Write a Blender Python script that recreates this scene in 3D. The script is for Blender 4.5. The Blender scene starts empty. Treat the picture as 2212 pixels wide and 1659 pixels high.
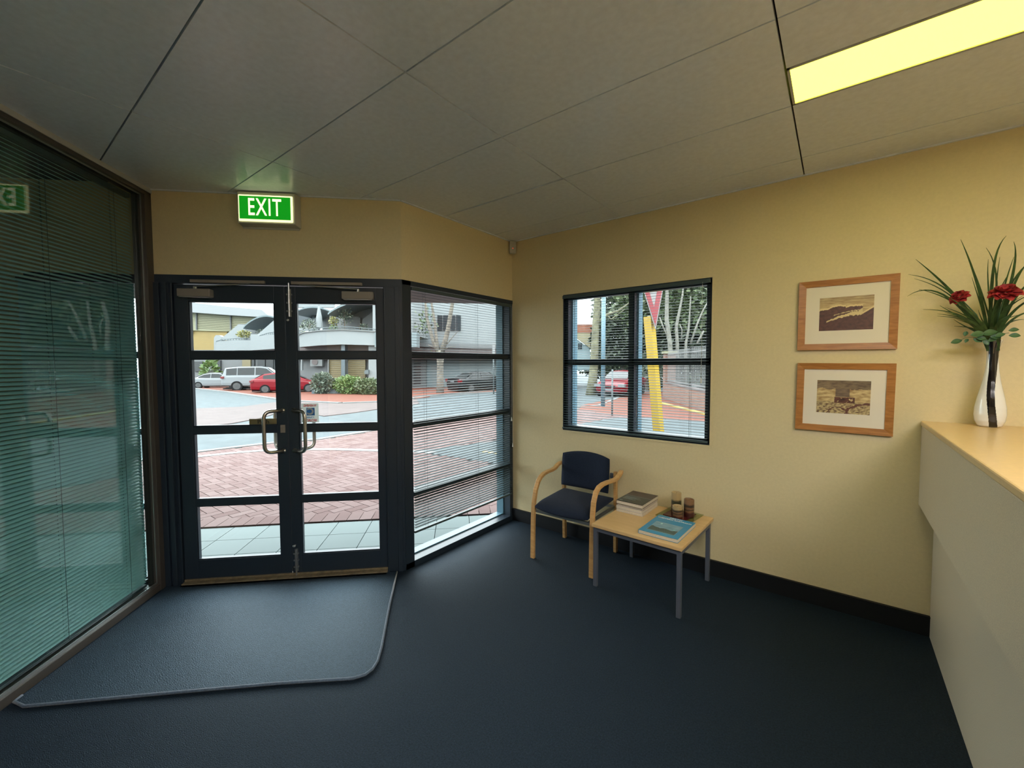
import bpy, bmesh, math, random
from mathutils import Vector, Matrix, noise
random.seed(7)
S = bpy.context.scene
COL = S.collection
s2 = math.sqrt(.5)
# ---------------------------------------------------------------- camera
CAM = Vector((2.4644, -3.19, 1.5047)); YAW = math.radians(127.776); PIT = math.radians(2.657); ROL = math.radians(-.21); FPX = 907.9
fw = Vector((math.cos(YAW)*math.cos(PIT), math.sin(YAW)*math.cos(PIT), -math.sin(PIT)))
rt = Vector((math.sin(YAW), -math.cos(YAW), 0)); up = rt.cross(fw)
rr = rt*math.cos(ROL)+up*math.sin(ROL); uu = -rt*math.sin(ROL)+up*math.cos(ROL)
cd = bpy.data.cameras.new('camera'); cam = bpy.data.objects.new('camera', cd); COL.objects.link(cam)
cd.sensor_width = 36; cd.lens = FPX/2212*36; cd.clip_start = .05; cd.clip_end = 600
m = Matrix.Identity(4)
for i in range(3): m[i][0] = rr[i]; m[i][1] = uu[i]; m[i][2] = -fw[i]; m[i][3] = CAM[i]
cam.matrix_world = m
S.camera = cam
# ---------------------------------------------------------------- view, world, lights
S.view_settings.view_transform = 'Standard'; S.view_settings.look = 'None'; S.view_settings.gamma = 1
S.view_settings.exposure = 0.75; S.view_settings.use_curve_mapping = False
SKY = 6.2
w = bpy.data.worlds.new('overcast'); S.world = w; w.use_nodes = True
nt = w.node_tree; bg = nt.nodes['Background']; bg.inputs[1].default_value = SKY
tc = nt.nodes.new('ShaderNodeTexCoord'); sx = nt.nodes.new('ShaderNodeSeparateXYZ'); cr = nt.nodes.new('ShaderNodeValToRGB')
nt.links.new(tc.outputs['Generated'], sx.inputs[0]); nt.links.new(sx.outputs['Z'], cr.inputs[0]); nt.links.new(cr.outputs[0], bg.inputs[0])
cr.color_ramp.elements[0].position = 0; cr.color_ramp.elements[0].color = (.42, .50, .52, 1)
cr.color_ramp.elements[1].position = .4; cr.color_ramp.elements[1].color = (.92, 1.0, 1.03, 1)
LAMP = 3.6          # radiance of the yellow diffuser in view, the unseen ones are added fill
S.cycles.max_bounces = 10; S.cycles.diffuse_bounces = 5; S.cycles.glossy_bounces = 5
S.cycles.transparent_max_bounces = 24; S.cycles.transmission_bounces = 8
S.cycles.caustics_reflective = False; S.cycles.caustics_refractive = False
S.cycles.sample_clamp_indirect = 4
S.cycles.use_denoising = True

# ---------------------------------------------------------------- frames
HC = 2.66
C1 = Vector((0, -1.286, 0)); L1 = 1.617; C2 = C1+Vector((-s2, -s2, 0))*L1
FX = {'w': lambda a, d, z: Vector((a, d, z)),                                            # world
      'D': lambda a, d, z: C1+Vector((-s2, -s2, 0))*a+Vector((s2, -s2, 0))*d+Vector((0, 0, z)),   # door wall, d into the room
      'B': lambda a, d, z: Vector((d, a, z)),                                            # tall window wall
      'R': lambda a, d, z: Vector((a, -d, z)),                                           # right wall
      'L': lambda a, d, z: C2+Vector((s2, -s2, 0))*a+Vector((s2, s2, 0))*d+Vector((0, 0, z))}     # left glass wall
def at(px, py, D):      # point seen at (px,py) at horizontal distance D ahead
    d = fw*FPX+rr*(px-1106)-uu*(py-829.5); h = Vector((fw.x, fw.y, 0)).normalized()
    return CAM+d*(D/d.dot(h))
FH = Vector((fw.x, fw.y, 0)).normalized(); RH = Vector((rt.x, rt.y, 0)).normalized()
NO = Vector((-s2, s2, 0)); KS = .014
def gz(x, y):           # the street falls away slightly from the door
    t = (Vector((x, y, 0))-C1).dot(NO); return -.03-KS*t
def eg(px, py):
    d = fw*FPX+rr*(px-1106)-uu*(py-829.5); N = Vector((0, 0, 1))+NO*KS; P0 = C1+Vector((0, 0, -.03))
    return CAM+d*((P0-CAM).dot(N)/d.dot(N))
def ong(px, D):         # ground point under image column px at distance D
    p = at(px, 785, D); p.z = gz(p.x, p.y); return p

# ---------------------------------------------------------------- materials
def mat(name, c, rough=.6, metal=0, spec=.5, nz=0, sc=20, bump=0, bsc=None, emit=None, es=1, coat=0, alpha=1, sheen=0, noshadow=False):
    m = bpy.data.materials.new(name); m.use_nodes = True; t = m.node_tree; b = t.nodes['Principled BSDF']
    c = tuple(c)+(1,) if len(c) == 3 else c
    b.inputs['Base Color'].default_value = c; b.inputs['Roughness'].default_value = rough
    b.inputs['Metallic'].default_value = metal; b.inputs['Specular IOR Level'].default_value = spec
    b.inputs['Coat Weight'].default_value = coat; b.inputs['Sheen Weight'].default_value = sheen
    tx = None
    if nz or bump:
        tx = t.nodes.new('ShaderNodeTexCoord')
    if nz:
        n = t.nodes.new('ShaderNodeTexNoise'); n.inputs['Scale'].default_value = sc; n.inputs['Detail'].default_value = 6
        r = t.nodes.new('ShaderNodeValToRGB'); t.links.new(tx.outputs['Object'], n.inputs['Vector']); t.links.new(n.outputs['Fac'], r.inputs[0])
        r.color_ramp.elements[0].position = .3; r.color_ramp.elements[1].position = .7
        r.color_ramp.elements[0].color = tuple(max(0, v*(1-nz)) for v in c[:3])+(1,)
        r.color_ramp.elements[1].color = tuple(min(1, v*(1+nz)) for v in c[:3])+(1,)
        t.links.new(r.outputs[0], b.inputs['Base Color'])
    if bump:
        n2 = t.nodes.new('ShaderNodeTexNoise'); n2.inputs['Scale'].default_value = bsc or sc; n2.inputs['Detail'].default_value = 4
        bp = t.nodes.new('ShaderNodeBump'); bp.inputs['Strength'].default_value = bump; bp.inputs['Distance'].default_value = .01
        t.links.new(tx.outputs['Object'], n2.inputs['Vector']); t.links.new(n2.outputs['Fac'], bp.inputs['Height']); t.links.new(bp.outputs[0], b.inputs['Normal'])
    if emit:
        b.inputs['Emission Color'].default_value = tuple(emit)+(1,); b.inputs['Emission Strength'].default_value = es
    return m
def glass_mat(name, tint=(1, 1, 1), ior=1.5, rough=0.0):
    m = bpy.data.materials.new(name); m.use_nodes = True; t = m.node_tree; t.nodes.clear()
    o = t.nodes.new('ShaderNodeOutputMaterial'); mx = t.nodes.new('ShaderNodeMixShader')
    ge = t.nodes.new('ShaderNodeNewGeometry'); dt = t.nodes.new('ShaderNodeVectorMath'); dt.operation = 'DOT_PRODUCT'
    t.links.new(ge.outputs['Incoming'], dt.inputs[0]); t.links.new(ge.outputs['True Normal'], dt.inputs[1])
    def mth(op, a, b=None):
        q = t.nodes.new('ShaderNodeMath'); q.operation = op
        for k, v in ((0, a), (1, b)):
            if v is None: continue
            if isinstance(v, (int, float)): q.inputs[k].default_value = v
            else: t.links.new(v, q.inputs[k])
        return q.outputs[0]
    r0 = ((ior-1)/(ior+1))**2       # thin-pane Schlick reflectance, the same from both sides
    fr = mth('ADD', mth('MULTIPLY', mth('POWER', mth('SUBTRACT', 1.0, mth('ABSOLUTE', dt.outputs['Value'])), 5.0), 1-r0), r0)
    tr = t.nodes.new('ShaderNodeBsdfTransparent'); g = t.nodes.new('ShaderNodeBsdfGlossy')
    tr.inputs[0].default_value = tuple(tint)+(1,); g.inputs['Roughness'].default_value = rough
    t.links.new(fr, mx.inputs[0]); t.links.new(tr.outputs[0], mx.inputs[1]); t.links.new(g.outputs[0], mx.inputs[2]); t.links.new(mx.outputs[0], o.inputs[0])
    return m
def island_mat(name, c1, c2, rough=.5, spec=.5):
    m = bpy.data.materials.new(name); m.use_nodes = True; t = m.node_tree; b = t.nodes['Principled BSDF']
    g = t.nodes.new('ShaderNodeNewGeometry'); r = t.nodes.new('ShaderNodeValToRGB')
    t.links.new(g.outputs['Random Per Island'], r.inputs[0]); t.links.new(r.outputs[0], b.inputs['Base Color'])
    r.color_ramp.elements[0].color = tuple(c1)+(1,); r.color_ramp.elements[1].color = tuple(c2)+(1,)
    b.inputs['Roughness'].default_value = rough; b.inputs['Specular IOR Level'].default_value = spec
    return m
def attr_mat(name, rough=.5):
    m = bpy.data.materials.new(name); m.use_nodes = True; t = m.node_tree; b = t.nodes['Principled BSDF']
    a = t.nodes.new('ShaderNodeVertexColor'); a.layer_name = 'Col'; t.links.new(a.outputs[0], b.inputs['Base Color'])
    b.inputs['Roughness'].default_value = rough; return m
def wood_mat(name, c1, c2, scale=8, rough=.45, axis='X'):
    m = bpy.data.materials.new(name); m.use_nodes = True; t = m.node_tree; b = t.nodes['Principled BSDF']
    tx = t.nodes.new('ShaderNodeTexCoord'); mp = t.nodes.new('ShaderNodeMapping'); n = t.nodes.new('ShaderNodeTexNoise'); r = t.nodes.new('ShaderNodeValToRGB')
    sc = {'X': (1, 9, 9), 'Y': (9, 1, 9), 'Z': (9, 9, 1)}[axis]; mp.inputs['Scale'].default_value = sc
    n.inputs['Scale'].default_value = scale; n.inputs['Detail'].default_value = 8; n.inputs['Distortion'].default_value = 1.2
    t.links.new(tx.outputs['Object'], mp.inputs[0]); t.links.new(mp.outputs[0], n.inputs[0]); t.links.new(n.outputs['Fac'], r.inputs[0]); t.links.new(r.outputs[0], b.inputs['Base Color'])
    r.color_ramp.elements[0].position = .3; r.color_ramp.elements[1].position = .72
    r.color_ramp.elements[0].color = tuple(c1)+(1,); r.color_ramp.elements[1].color = tuple(c2)+(1,)
    b.inputs['Roughness'].default_value = rough; return m
M = {}
M['wall'] = mat('painted plaster', (.66, .555, .325), .65, nz=.03, sc=60, bump=.15, bsc=220)
M['ceil'] = mat('satin ceiling tile', (.74, .80, .90), .26, nz=.05, sc=35, bump=.06, bsc=300)
M['tbar'] = mat('ceiling bar', (.42, .42, .41), .4)
M['void'] = mat('dark gap', (.01, .01, .01), .9)
M['carpet'] = mat('navy carpet', (.0095, .0150, .0265), .62, spec=.36, nz=.7, sc=150, bump=.9, bsc=260)
M['mat'] = mat('entrance carpet mat', (.014, .023, .038), .56, spec=.8, nz=.7, sc=140, bump=.55, bsc=200)
for k_ in ('carpet', 'mat'): M[k_].node_tree.nodes['Principled BSDF'].inputs['Specular Tint'].default_value = (.50, .80, 1, 1)
M['piping'] = mat('mat edging', (.065, .10, .15), .7, nz=.3, sc=120, sheen=.3)
M['frame'] = mat('dark navy frame paint', (.016, .026, .040), .38)
M['frame2'] = mat('bronze partition frame', (.060, .052, .045), .4)
M['fout'] = mat('outer frame paint', (.10, .20, .26), .4)
M['base'] = mat('black vinyl skirting', (.006, .007, .009), .55, spec=.3)
M['glass'] = glass_mat('window glass', (.97, .985, .98))
M['glassL'] = glass_mat('partition glass', (.80, .86, .86), 1.56)
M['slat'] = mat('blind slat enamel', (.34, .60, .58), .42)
M['slat_backlit'] = mat('blind enamel darkened as backlit', (.045, .07, .075), .5, spec=.15)  # same enamel as the pale slats, backlit darkness put into its colour
M['rail'] = mat('blind rail enamel', (.05, .075, .08), .4)
M['cord'] = mat('blind cord', (.08, .11, .11), .8)
M['cordw'] = mat('pale pull cord', (.6, .62, .6), .6)
M['steel'] = mat('brushed steel', (.50, .46, .41), .3, 1)
M['closer'] = mat('door closer enamel', (.24, .21, .18), .4)
M['brass'] = mat('aged brass', (.35, .27, .14), .35, .8)
M['alu'] = mat('aluminium', (.40, .41, .40), .35, .9)
M['sill'] = mat('worn threshold', (.20, .16, .10), .5, .3, nz=.3, sc=30)
M['white'] = mat('white paint', (.75, .75, .72), .5)
M['ink'] = mat('black ink', (.01, .01, .01), .6)
M['red'] = mat('red ink', (.6, .03, .03), .5)
M['blue'] = mat('blue ink', (.03, .17, .48), .5)
M['stick'] = mat('sticker white', (.72, .75, .72), .5)
def translucent(m, amt):
    t = m.node_tree; b = t.nodes['Principled BSDF']; o = [n for n in t.nodes if n.type == 'OUTPUT_MATERIAL'][0]
    mx = t.nodes.new('ShaderNodeMixShader'); tr = t.nodes.new('ShaderNodeBsdfTranslucent'); tr.inputs[0].default_value = b.inputs['Base Color'].default_value; mx.inputs[0].default_value = amt
    t.links.new(b.outputs[0], mx.inputs[1]); t.links.new(tr.outputs[0], mx.inputs[2]); t.links.new(mx.outputs[0], o.inputs[0])
translucent(M['stick'], .5)
M['exitbox'] = mat('exit sign housing', (.46, .45, .38), .5)
M['exitface'] = mat('lit exit diffuser', (.8, .8, .6), .5, emit=(1.0, .98, .50), es=.82)
M['exitgreen'] = mat('lit exit green', (0, .25, .02), .4, emit=(.004, .30, .008), es=.54)
M['exittext'] = mat('lit exit letters', (.8, .8, .6), .5, emit=(1, 1, .62), es=.78)
M['fill_lamp'] = mat('added fill diffuser', (.8, .8, .7), .5, emit=(.98, .94, .92), es=29)  # strong emitter of the unseen lamps added to brighten the room
M['lamp'] = mat('lit prismatic diffuser', (.8, .8, .5), .5, emit=(1.0, .96, .062), es=LAMP)
M['beech'] = wood_mat('beech', (.50, .27, .095), (.66, .40, .16), 6, .4)
M['beechtop'] = wood_mat('beech laminate', (.62, .40, .17), (.70, .47, .22), 3, .35)
M['oak'] = wood_mat('honey timber', (.30, .115, .022), (.46, .20, .05), 7, .35)
M['fabric'] = mat('navy upholstery', (.010, .017, .036), .9, spec=.2, nz=.5, sc=300, bump=.4, bsc=500, sheen=.04)
M['tablesteel'] = mat('grey table frame', (.085, .095, .12), .4)
M['counter'] = mat('speckled counter laminate', (.66, .56, .40), .4, nz=.22, sc=450)
M['ctop'] = mat('counter top laminate', (.72, .50, .24), .3, nz=.04, sc=60)
M['page'] = mat('paper edges', (.62, .55, .43), .8, nz=.12, sc=200)
M['matboard'] = mat('cream mat board', (.75, .68, .56), .8)
M['pic'] = attr_mat('sepia print', .4)
M['cover'] = attr_mat('printed cover', .3)
M['vase'] = mat('white glass vase', (.78, .78, .76), .08, coat=.6)
M['vblack'] = mat('black glaze', (.008, .006, .006), .08, coat=.6)
M['leafd'] = mat('dark blade leaf', (.035, .075, .018), .5, nz=.5, sc=30)
M['leafr'] = mat('round leaf', (.05, .12, .055), .45, nz=.3, sc=40)
M['rose'] = mat('red silk petal', (.33, .02, .025), .6, nz=.35, sc=60)
M['tray'] = glass_mat('green glass tray', (.75, .82, .70), 1.5)
M['maroon'] = mat('dark red lacquer', (.10, .014, .014), .25)
# outdoors
M['asph'] = mat('wet asphalt', (.056, .068, .073), .7, nz=.16, sc=3.0, bump=.25, bsc=60, spec=.08)
M['brick'] = island_mat('pink clay pavers', (.078, .043, .040), (.112, .074, .070), .7, .10)
M['brickr'] = mat('red brick paving', (.105, .038, .026), .7, spec=.1, nz=.25, sc=14)
M['mortar'] = mat('paver joints', (0.03485, 0.02788, 0.02614), .8)
M['tile'] = island_mat('pale pavers', (.095, .122, .122), (.108, .138, .138), .6, .12)
M['kerb'] = mat('concrete kerb', (0.09208, 0.0976, 0.09616), .6, nz=.1, sc=4)
M['yel'] = mat('yellow line paint', (0.2221, 0.162, 0.03137), .5)
M['soffit'] = mat('pink soffit', (0.108, 0.08192, 0.0732), .6)
M['bwhite'] = mat('white render', (0.1406, 0.1522, 0.1542), .7, nz=.04, sc=.6)
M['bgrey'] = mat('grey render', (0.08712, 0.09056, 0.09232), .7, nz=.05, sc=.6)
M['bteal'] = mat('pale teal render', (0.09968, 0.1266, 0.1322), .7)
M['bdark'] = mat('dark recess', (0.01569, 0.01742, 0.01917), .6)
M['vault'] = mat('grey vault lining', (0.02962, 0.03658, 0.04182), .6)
M['arch'] = mat('teal arch trim', (0.0732, 0.0976, 0.1045), .5)
M['bbrown'] = mat('taupe lining', (0.06972, 0.05402, 0.05227), .7)
M['siding'] = mat('cream siding', (0.1655, 0.1612, 0.09584), .6)
M['ochre'] = mat('ochre render', (0.1655, 0.1154, 0.03485), .7, nz=.05, sc=1)
M['roofw'] = mat('pale metal roof', (0.1443, 0.1523, 0.1563), .5)
M['shutter'] = mat('yellow roller shutter', (0.115, 0.09408, 0.04878), .5)
M['pillar'] = mat('blue grey pillar', (0.04182, 0.05924, 0.06972), .5)
M['winglass'] = mat('dark window glass', (0.01046, 0.01464, 0.01777), .3, spec=.15)
M['carw'] = mat('white car paint', (0.1443, 0.1542, 0.1602), .3, spec=.2)
M['carr'] = mat('red car paint', (0.1133, 0.002718, 0.006798), .3, spec=.2)
M['carb'] = mat('black car paint', (0.003658, 0.004705, 0.00575), .3, spec=.2)
M['cglass'] = mat('car glass', (0.005226, 0.006972, 0.007842), .2, spec=.25)
M['tyre'] = mat('tyre rubber', (0.008, 0.008, 0.0088), .8, spec=.1)
M['rim'] = mat('alloy rim', (0.03354, 0.03414, 0.03414), .5)
M['lens'] = mat('red tail lens', (0.09584, 0.003485, 0.005227), .2)
M['lensw'] = mat('clear head lens', (0.122, 0.1306, 0.1359), .1)
M['plate'] = mat('number plate', (0.1045, 0.115, 0.1254), .4)
M['bark'] = mat('mottled pale bark', (0.09056, 0.07842, 0.0627), .9, nz=.45, sc=5)
M['barkg'] = mat('mottled yellow green bark', (0.09056, 0.08712, 0.05227), .9, nz=.45, sc=4)
M['barkw'] = mat('whitish bark', (0.115, 0.1115, 0.09408), .9, nz=.3, sc=5)
M['gdark'] = island_mat('dark foliage', (0.006096, 0.0122, 0.006096), (0.02788, 0.04182, 0.02091), .6)
M['gmid'] = island_mat('mid foliage', (0.02352, 0.04705, 0.01176), (0.07998, 0.0988, 0.04705), .6)
M['glt'] = island_mat('bright foliage', (0.03763, 0.07998, 0.01411), (0.0988, 0.1411, 0.04234), .6)
M['ggrey'] = island_mat('grey green foliage', (0.03763, 0.05646, 0.03763), (0.0988, 0.1129, 0.07998), .6)
M['gyel'] = island_mat('yellow foliage', (0.1411, 0.1294, 0.01882), (0.1882, 0.1834, 0.07056), .6)
M['bluepole'] = mat('light blue pole paint', (0.06828, 0.1268, 0.161), .5)
M['greypole'] = mat('grey pole paint', (0.05227, 0.06624, 0.06972), .5)
M['ypost'] = mat('yellow post paint', (0.2814, 0.1854, 0.01325), .4)
M['signred'] = mat('sign red', (0.1495, 0.00453, 0.01133), .4)
M['signwhite'] = mat('sign white', (0.1394, 0.1394, 0.1394), .4)
M['rooftile'] = mat('orange roof tiles', (.17, .075, .05), .8, spec=.1, nz=.2, sc=2)
M['cottage'] = mat('pale blue cottage wall', (.17, .22, .23), .8, spec=.1)
M['gable'] = mat('cream gable', (.19, .17, .11), .8, spec=.1)
M['rbrick'] = None
def brickwall_mat():
    m = bpy.data.materials.new('orange brickwork'); m.use_nodes = True; t = m.node_tree; b = t.nodes['Principled BSDF']
    tx = t.nodes.new('ShaderNodeTexCoord'); br = t.nodes.new('ShaderNodeTexBrick'); mp = t.nodes.new('ShaderNodeMapping')
    br.inputs['Color1'].default_value = (0.1391, 0.0673, 0.0449, 1); br.inputs['Color2'].default_value = (0.1122, 0.0494, 0.0337, 1); br.inputs['Mortar'].default_value = (0.1234, 0.0943, 0.0808, 1)
    br.inputs['Scale'].default_value = 1; br.inputs['Brick Width'].default_value = .23; br.inputs['Row Height'].default_value = .086; br.inputs['Mortar Size'].default_value = .01
    t.links.new(tx.outputs['UV'], br.inputs[0]); t.links.new(br.outputs[0], b.inputs['Base Color']); b.inputs['Roughness'].default_value = .8
    return m
M['rbrick'] = brickwall_mat()

# ---------------------------------------------------------------- object helpers
def wmat(o):
    r = o.matrix_basis.copy(); q = o.parent
    while q: r = q.matrix_basis @ r; q = q.parent
    return r
def tag(o, label=None, cat=None, group=None, kind=None):
    if label: o['label'] = label
    if cat: o['category'] = cat
    if group: o['group'] = group
    if kind: o['kind'] = kind
    return o
def thing(name, loc, rz=0, label=None, cat=None, group=None, kind=None):
    o = bpy.data.objects.new(name, None); COL.objects.link(o); o.empty_display_size = .1
    o.location = loc; o.rotation_euler = (0, 0, rz); return tag(o, label, cat, group, kind)
class MB:
    def __init__(s, X=None): s.v = []; s.f = []; s.X = X; s.mi = []; s.cur = 0; s.uv = None
    def p(s, v):
        v = Vector(v); s.v.append(s.X(v) if s.X else v); return len(s.v)-1
    def face(s, ids): s.f.append(tuple(ids)); s.mi.append(s.cur)
    def hexa(s, P):     # 8 points: bottom 4 ccw then top 4
        i = [s.p(q) for q in P]
        for f in ((3, 2, 1, 0), (4, 5, 6, 7), (0, 1, 5, 4), (1, 2, 6, 5), (2, 3, 7, 6), (3, 0, 4, 7)): s.face([i[k] for k in f])
        return s
    def box(s, a0, a1, d0, d1, z0, z1, fr='w'):
        F = FX[fr]
        return s.hexa([F(a0, d0, z0), F(a1, d0, z0), F(a1, d1, z0), F(a0, d1, z0), F(a0, d0, z1), F(a1, d0, z1), F(a1, d1, z1), F(a0, d1, z1)])
    def obox(s, c, ax, ay, az):     # centre and three half vectors
        c = Vector(c)
        return s.hexa([c-ax-ay-az, c+ax-ay-az, c+ax+ay-az, c-ax+ay-az, c-ax-ay+az, c+ax-ay+az, c+ax+ay+az, c-ax+ay+az])
    def prism(s, pts, ext):         # polygon of 3-D points pushed along ext
        ext = Vector(ext); n = len(pts); a = [s.p(q) for q in pts]; b = [s.p(Vector(q)+ext) for q in pts]
        s.face(a[::-1]); s.face(b)
        for k in range(n): s.face([a[k], a[(k+1) % n], b[(k+1) % n], b[k]])
        return s
    def tube(s, P, r, n=8, cap=True, sq=None):
        P = [Vector(q) for q in P]; R = r if isinstance(r, (list, tuple)) else [r]*len(P); rings = []
        t0 = (P[1]-P[0]).normalized(); ref = Vector((0, 0, 1)) if abs(t0.z) < .9 else Vector((1, 0, 0)); nrm = t0.cross(ref).normalized()
        for i, q in enumerate(P):
            t = (P[min(i+1, len(P)-1)]-P[max(i-1, 0)]).normalized(); nrm = (nrm-t*nrm.dot(t)).normalized(); b = t.cross(nrm)
            if sq: pts = [nrm*sx_*sq[0]*R[i]+b*sy_*sq[1]*R[i] for sx_, sy_ in ((1, 1), (-1, 1), (-1, -1), (1, -1))]
            else: pts = [(nrm*math.cos(2*math.pi*k/n)+b*math.sin(2*math.pi*k/n))*R[i] for k in range(n)]
            rings.append([s.p(q+o) for o in pts])
        m_ = len(rings[0])
        for A, B in zip(rings, rings[1:]):
            for k in range(m_): s.face([A[k], A[(k+1) % m_], B[(k+1) % m_], B[k]])
        if cap: s.face(rings[0][::-1]); s.face(rings[-1])
        return s
    def lathe(s, prof, c=(0, 0, 0), n=32, ax=None, matf=None):
        c = Vector(c); ax = ax or (Vector((1, 0, 0)), Vector((0, 1, 0)), Vector((0, 0, 1))); rings = []
        for r, z in prof:
            rings.append([s.p(c+ax[0]*math.cos(2*math.pi*k/n)*r+ax[1]*math.sin(2*math.pi*k/n)*r+ax[2]*z) for k in range(n)])
        for j, (A, B) in enumerate(zip(rings, rings[1:])):
            for k in range(n):
                if matf: s.cur = matf(j, k)
                s.face([A[k], A[(k+1) % n], B[(k+1) % n], B[k]])
        s.cur = 0
        if prof[0][0] > 1e-4: s.face(rings[0][::-1])
        if prof[-1][0] > 1e-4: s.face(rings[-1])
        return s
    def ball(s, c, r, n=12, m_=8, sc=(1, 1, 1)):
        c = Vector(c); rings = []
        for j in range(1, m_):
            th = math.pi*j/m_
            rings.append([s.p(c+Vector((math.sin(th)*math.cos(2*math.pi*k/n)*sc[0], math.sin(th)*math.sin(2*math.pi*k/n)*sc[1], -math.cos(th)*sc[2]))*r) for k in range(n)])
        b = s.p(c-Vector((0, 0, r*sc[2]))); t = s.p(c+Vector((0, 0, r*sc[2])))
        for A, B in zip(rings, rings[1:]):
            for k in range(n): s.face([A[k], A[(k+1) % n], B[(k+1) % n], B[k]])
        for k in range(n): s.face([b, rings[0][(k+1) % n], rings[0][k]]); s.face([t, rings[-1][k], rings[-1][(k+1) % n]])
        return s
    def leaf(s, c, d, w_, L, up_=None):
        d = d.normalized(); u = (up_ or Vector((random.uniform(-1, 1), random.uniform(-1, 1), random.uniform(-1, 1)))); b = d.cross(u)
        if b.length < 1e-3: b = d.orthogonal()
        b = b.normalized()*w_
        s.face([s.p(c), s.p(c+d*L*.5+b), s.p(c+d*L), s.p(c+d*L*.5-b)])
    def cloud(s, c, rad, n, size, hollow=.55):
        c = Vector(c)
        for _ in range(n):
            v = Vector((random.gauss(0, 1), random.gauss(0, 1), random.gauss(0, 1))).normalized()
            r = hollow+(1-hollow)*random.random()
            q = c+Vector((v.x*rad[0], v.y*rad[1], v.z*rad[2]))*r
            s.leaf(q, v+Vector((random.uniform(-1, 1), random.uniform(-1, 1), random.uniform(-.6, 1))), size*random.uniform(.25, .5), size*random.uniform(.7, 1.4))
        return s
    def build(s, name, mats, parent=None, smooth=False, bevel=0, local=False, **tg):
        me = bpy.data.meshes.new(name)
        V = s.v
        if parent and not local:
            I = wmat(parent).inverted(); V = [I @ q for q in V]
        me.from_pydata([tuple(q) for q in V], [], s.f)
        if not isinstance(mats, (list, tuple)): mats = [mats]
        for q in mats: me.materials.append(q)
        if len(mats) > 1: me.polygons.foreach_set('material_index', s.mi)
        if smooth: me.polygons.foreach_set('use_smooth', [True]*len(me.polygons))
        if len(s.f) < 60000:
            bm = bmesh.new(); bm.from_mesh(me); bmesh.ops.recalc_face_normals(bm, faces=bm.faces); bm.to_mesh(me); bm.free()
        me.update()
        o = bpy.data.objects.new(name, me); COL.objects.link(o); o.parent = parent
        if bevel:
            md = o.modifiers.new('bevel', 'BEVEL'); md.width = bevel; md.segments = 2; md.limit_method = 'ANGLE'
        if tg: tag(o, **tg)
        return o
def struct(mb, name, m_, parent=None, **k):
    o = mb.build(name, m_, parent, **k)
    if not parent: o['kind'] = 'structure'
    return o
def textmb(txt, size, O, ax, az, align='CENTER', ext=.0006, mirror=False, spacing=1, bold=0.0, fit=None):
    cu = bpy.data.curves.new('t', 'FONT'); cu.body = txt; cu.size = size; cu.align_x = align; cu.align_y = 'CENTER'; cu.extrude = ext; cu.space_character = spacing; cu.offset = bold; cu.resolution_u = 4
    ob = bpy.data.objects.new('t', cu); COL.objects.link(ob)
    dg = bpy.context.evaluated_depsgraph_get(); me = ob.evaluated_get(dg).to_mesh()
    mb = MB(); ay = az; n_ = ax.cross(az).normalized(); sg = -1 if mirror else 1
    for v in me.vertices: mb.p(Vector(O)+ax*v.co.x*sg+ay*v.co.y+n_*v.co.z)
    for f in me.polygons: mb.face(list(f.vertices))
    if fit:
        xs = [q.co.x for q in me.vertices]; k_ = fit/(max(xs)-min(xs))
        cx = (max(xs)+min(xs))/2
        mb.v = [Vector(O)+ax*(v.co.x-cx)*sg*k_+ay*v.co.y+n_*v.co.z for v in me.vertices]
    ob.to_mesh_clear(); bpy.data.objects.remove(ob); bpy.data.curves.remove(cu)
    return mb
def picture(name, O, ax, az, nx, ny, fn, m_, parent, **tg):    # printed picture, colour in a mesh attribute
    mb = MB()
    for j in range(ny+1):
        for i in range(nx+1): mb.p(Vector(O)+ax*(i/nx)+az*(j/ny))
    for j in range(ny):
        for i in range(nx): a = j*(nx+1)+i; mb.face([a, a+1, a+nx+2, a+nx+1])
    o = mb.build(name, m_, parent, **tg); me = o.data
    at_ = me.color_attributes.new('Col', 'FLOAT_COLOR', 'POINT')
    for j in range(ny+1):
        for i in range(nx+1): at_.data[j*(nx+1)+i].color = tuple(fn(i/nx, j/ny))+(1,)
    return o
Z = Vector((0, 0, 1))

# ================================================================ THE ROOM
XR, YB = 5.4, -6.0
P0 = Vector((0, 0, 0)); W0E = 3.6        # length of the left glass wall
E0 = C2+Vector((s2, -s2, 0))*W0E
room = [(0, 0), (XR, 0), (XR, YB), (E0.x, YB), (E0.x, E0.y), (C2.x, C2.y), (C1.x, C1.y)]
# carpet floor also runs on into the office behind the glass
b_ = MB(); b_.prism([(x, y, -.05) for x, y in [(0, 0), (XR, 0), (XR, YB), (E0.x, YB), (-3.6, YB), (-3.9, -5.18), (C1.x, C1.y)][::-1]], (0, 0, .05))
struct(b_, 'floor', M['carpet'])
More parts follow.
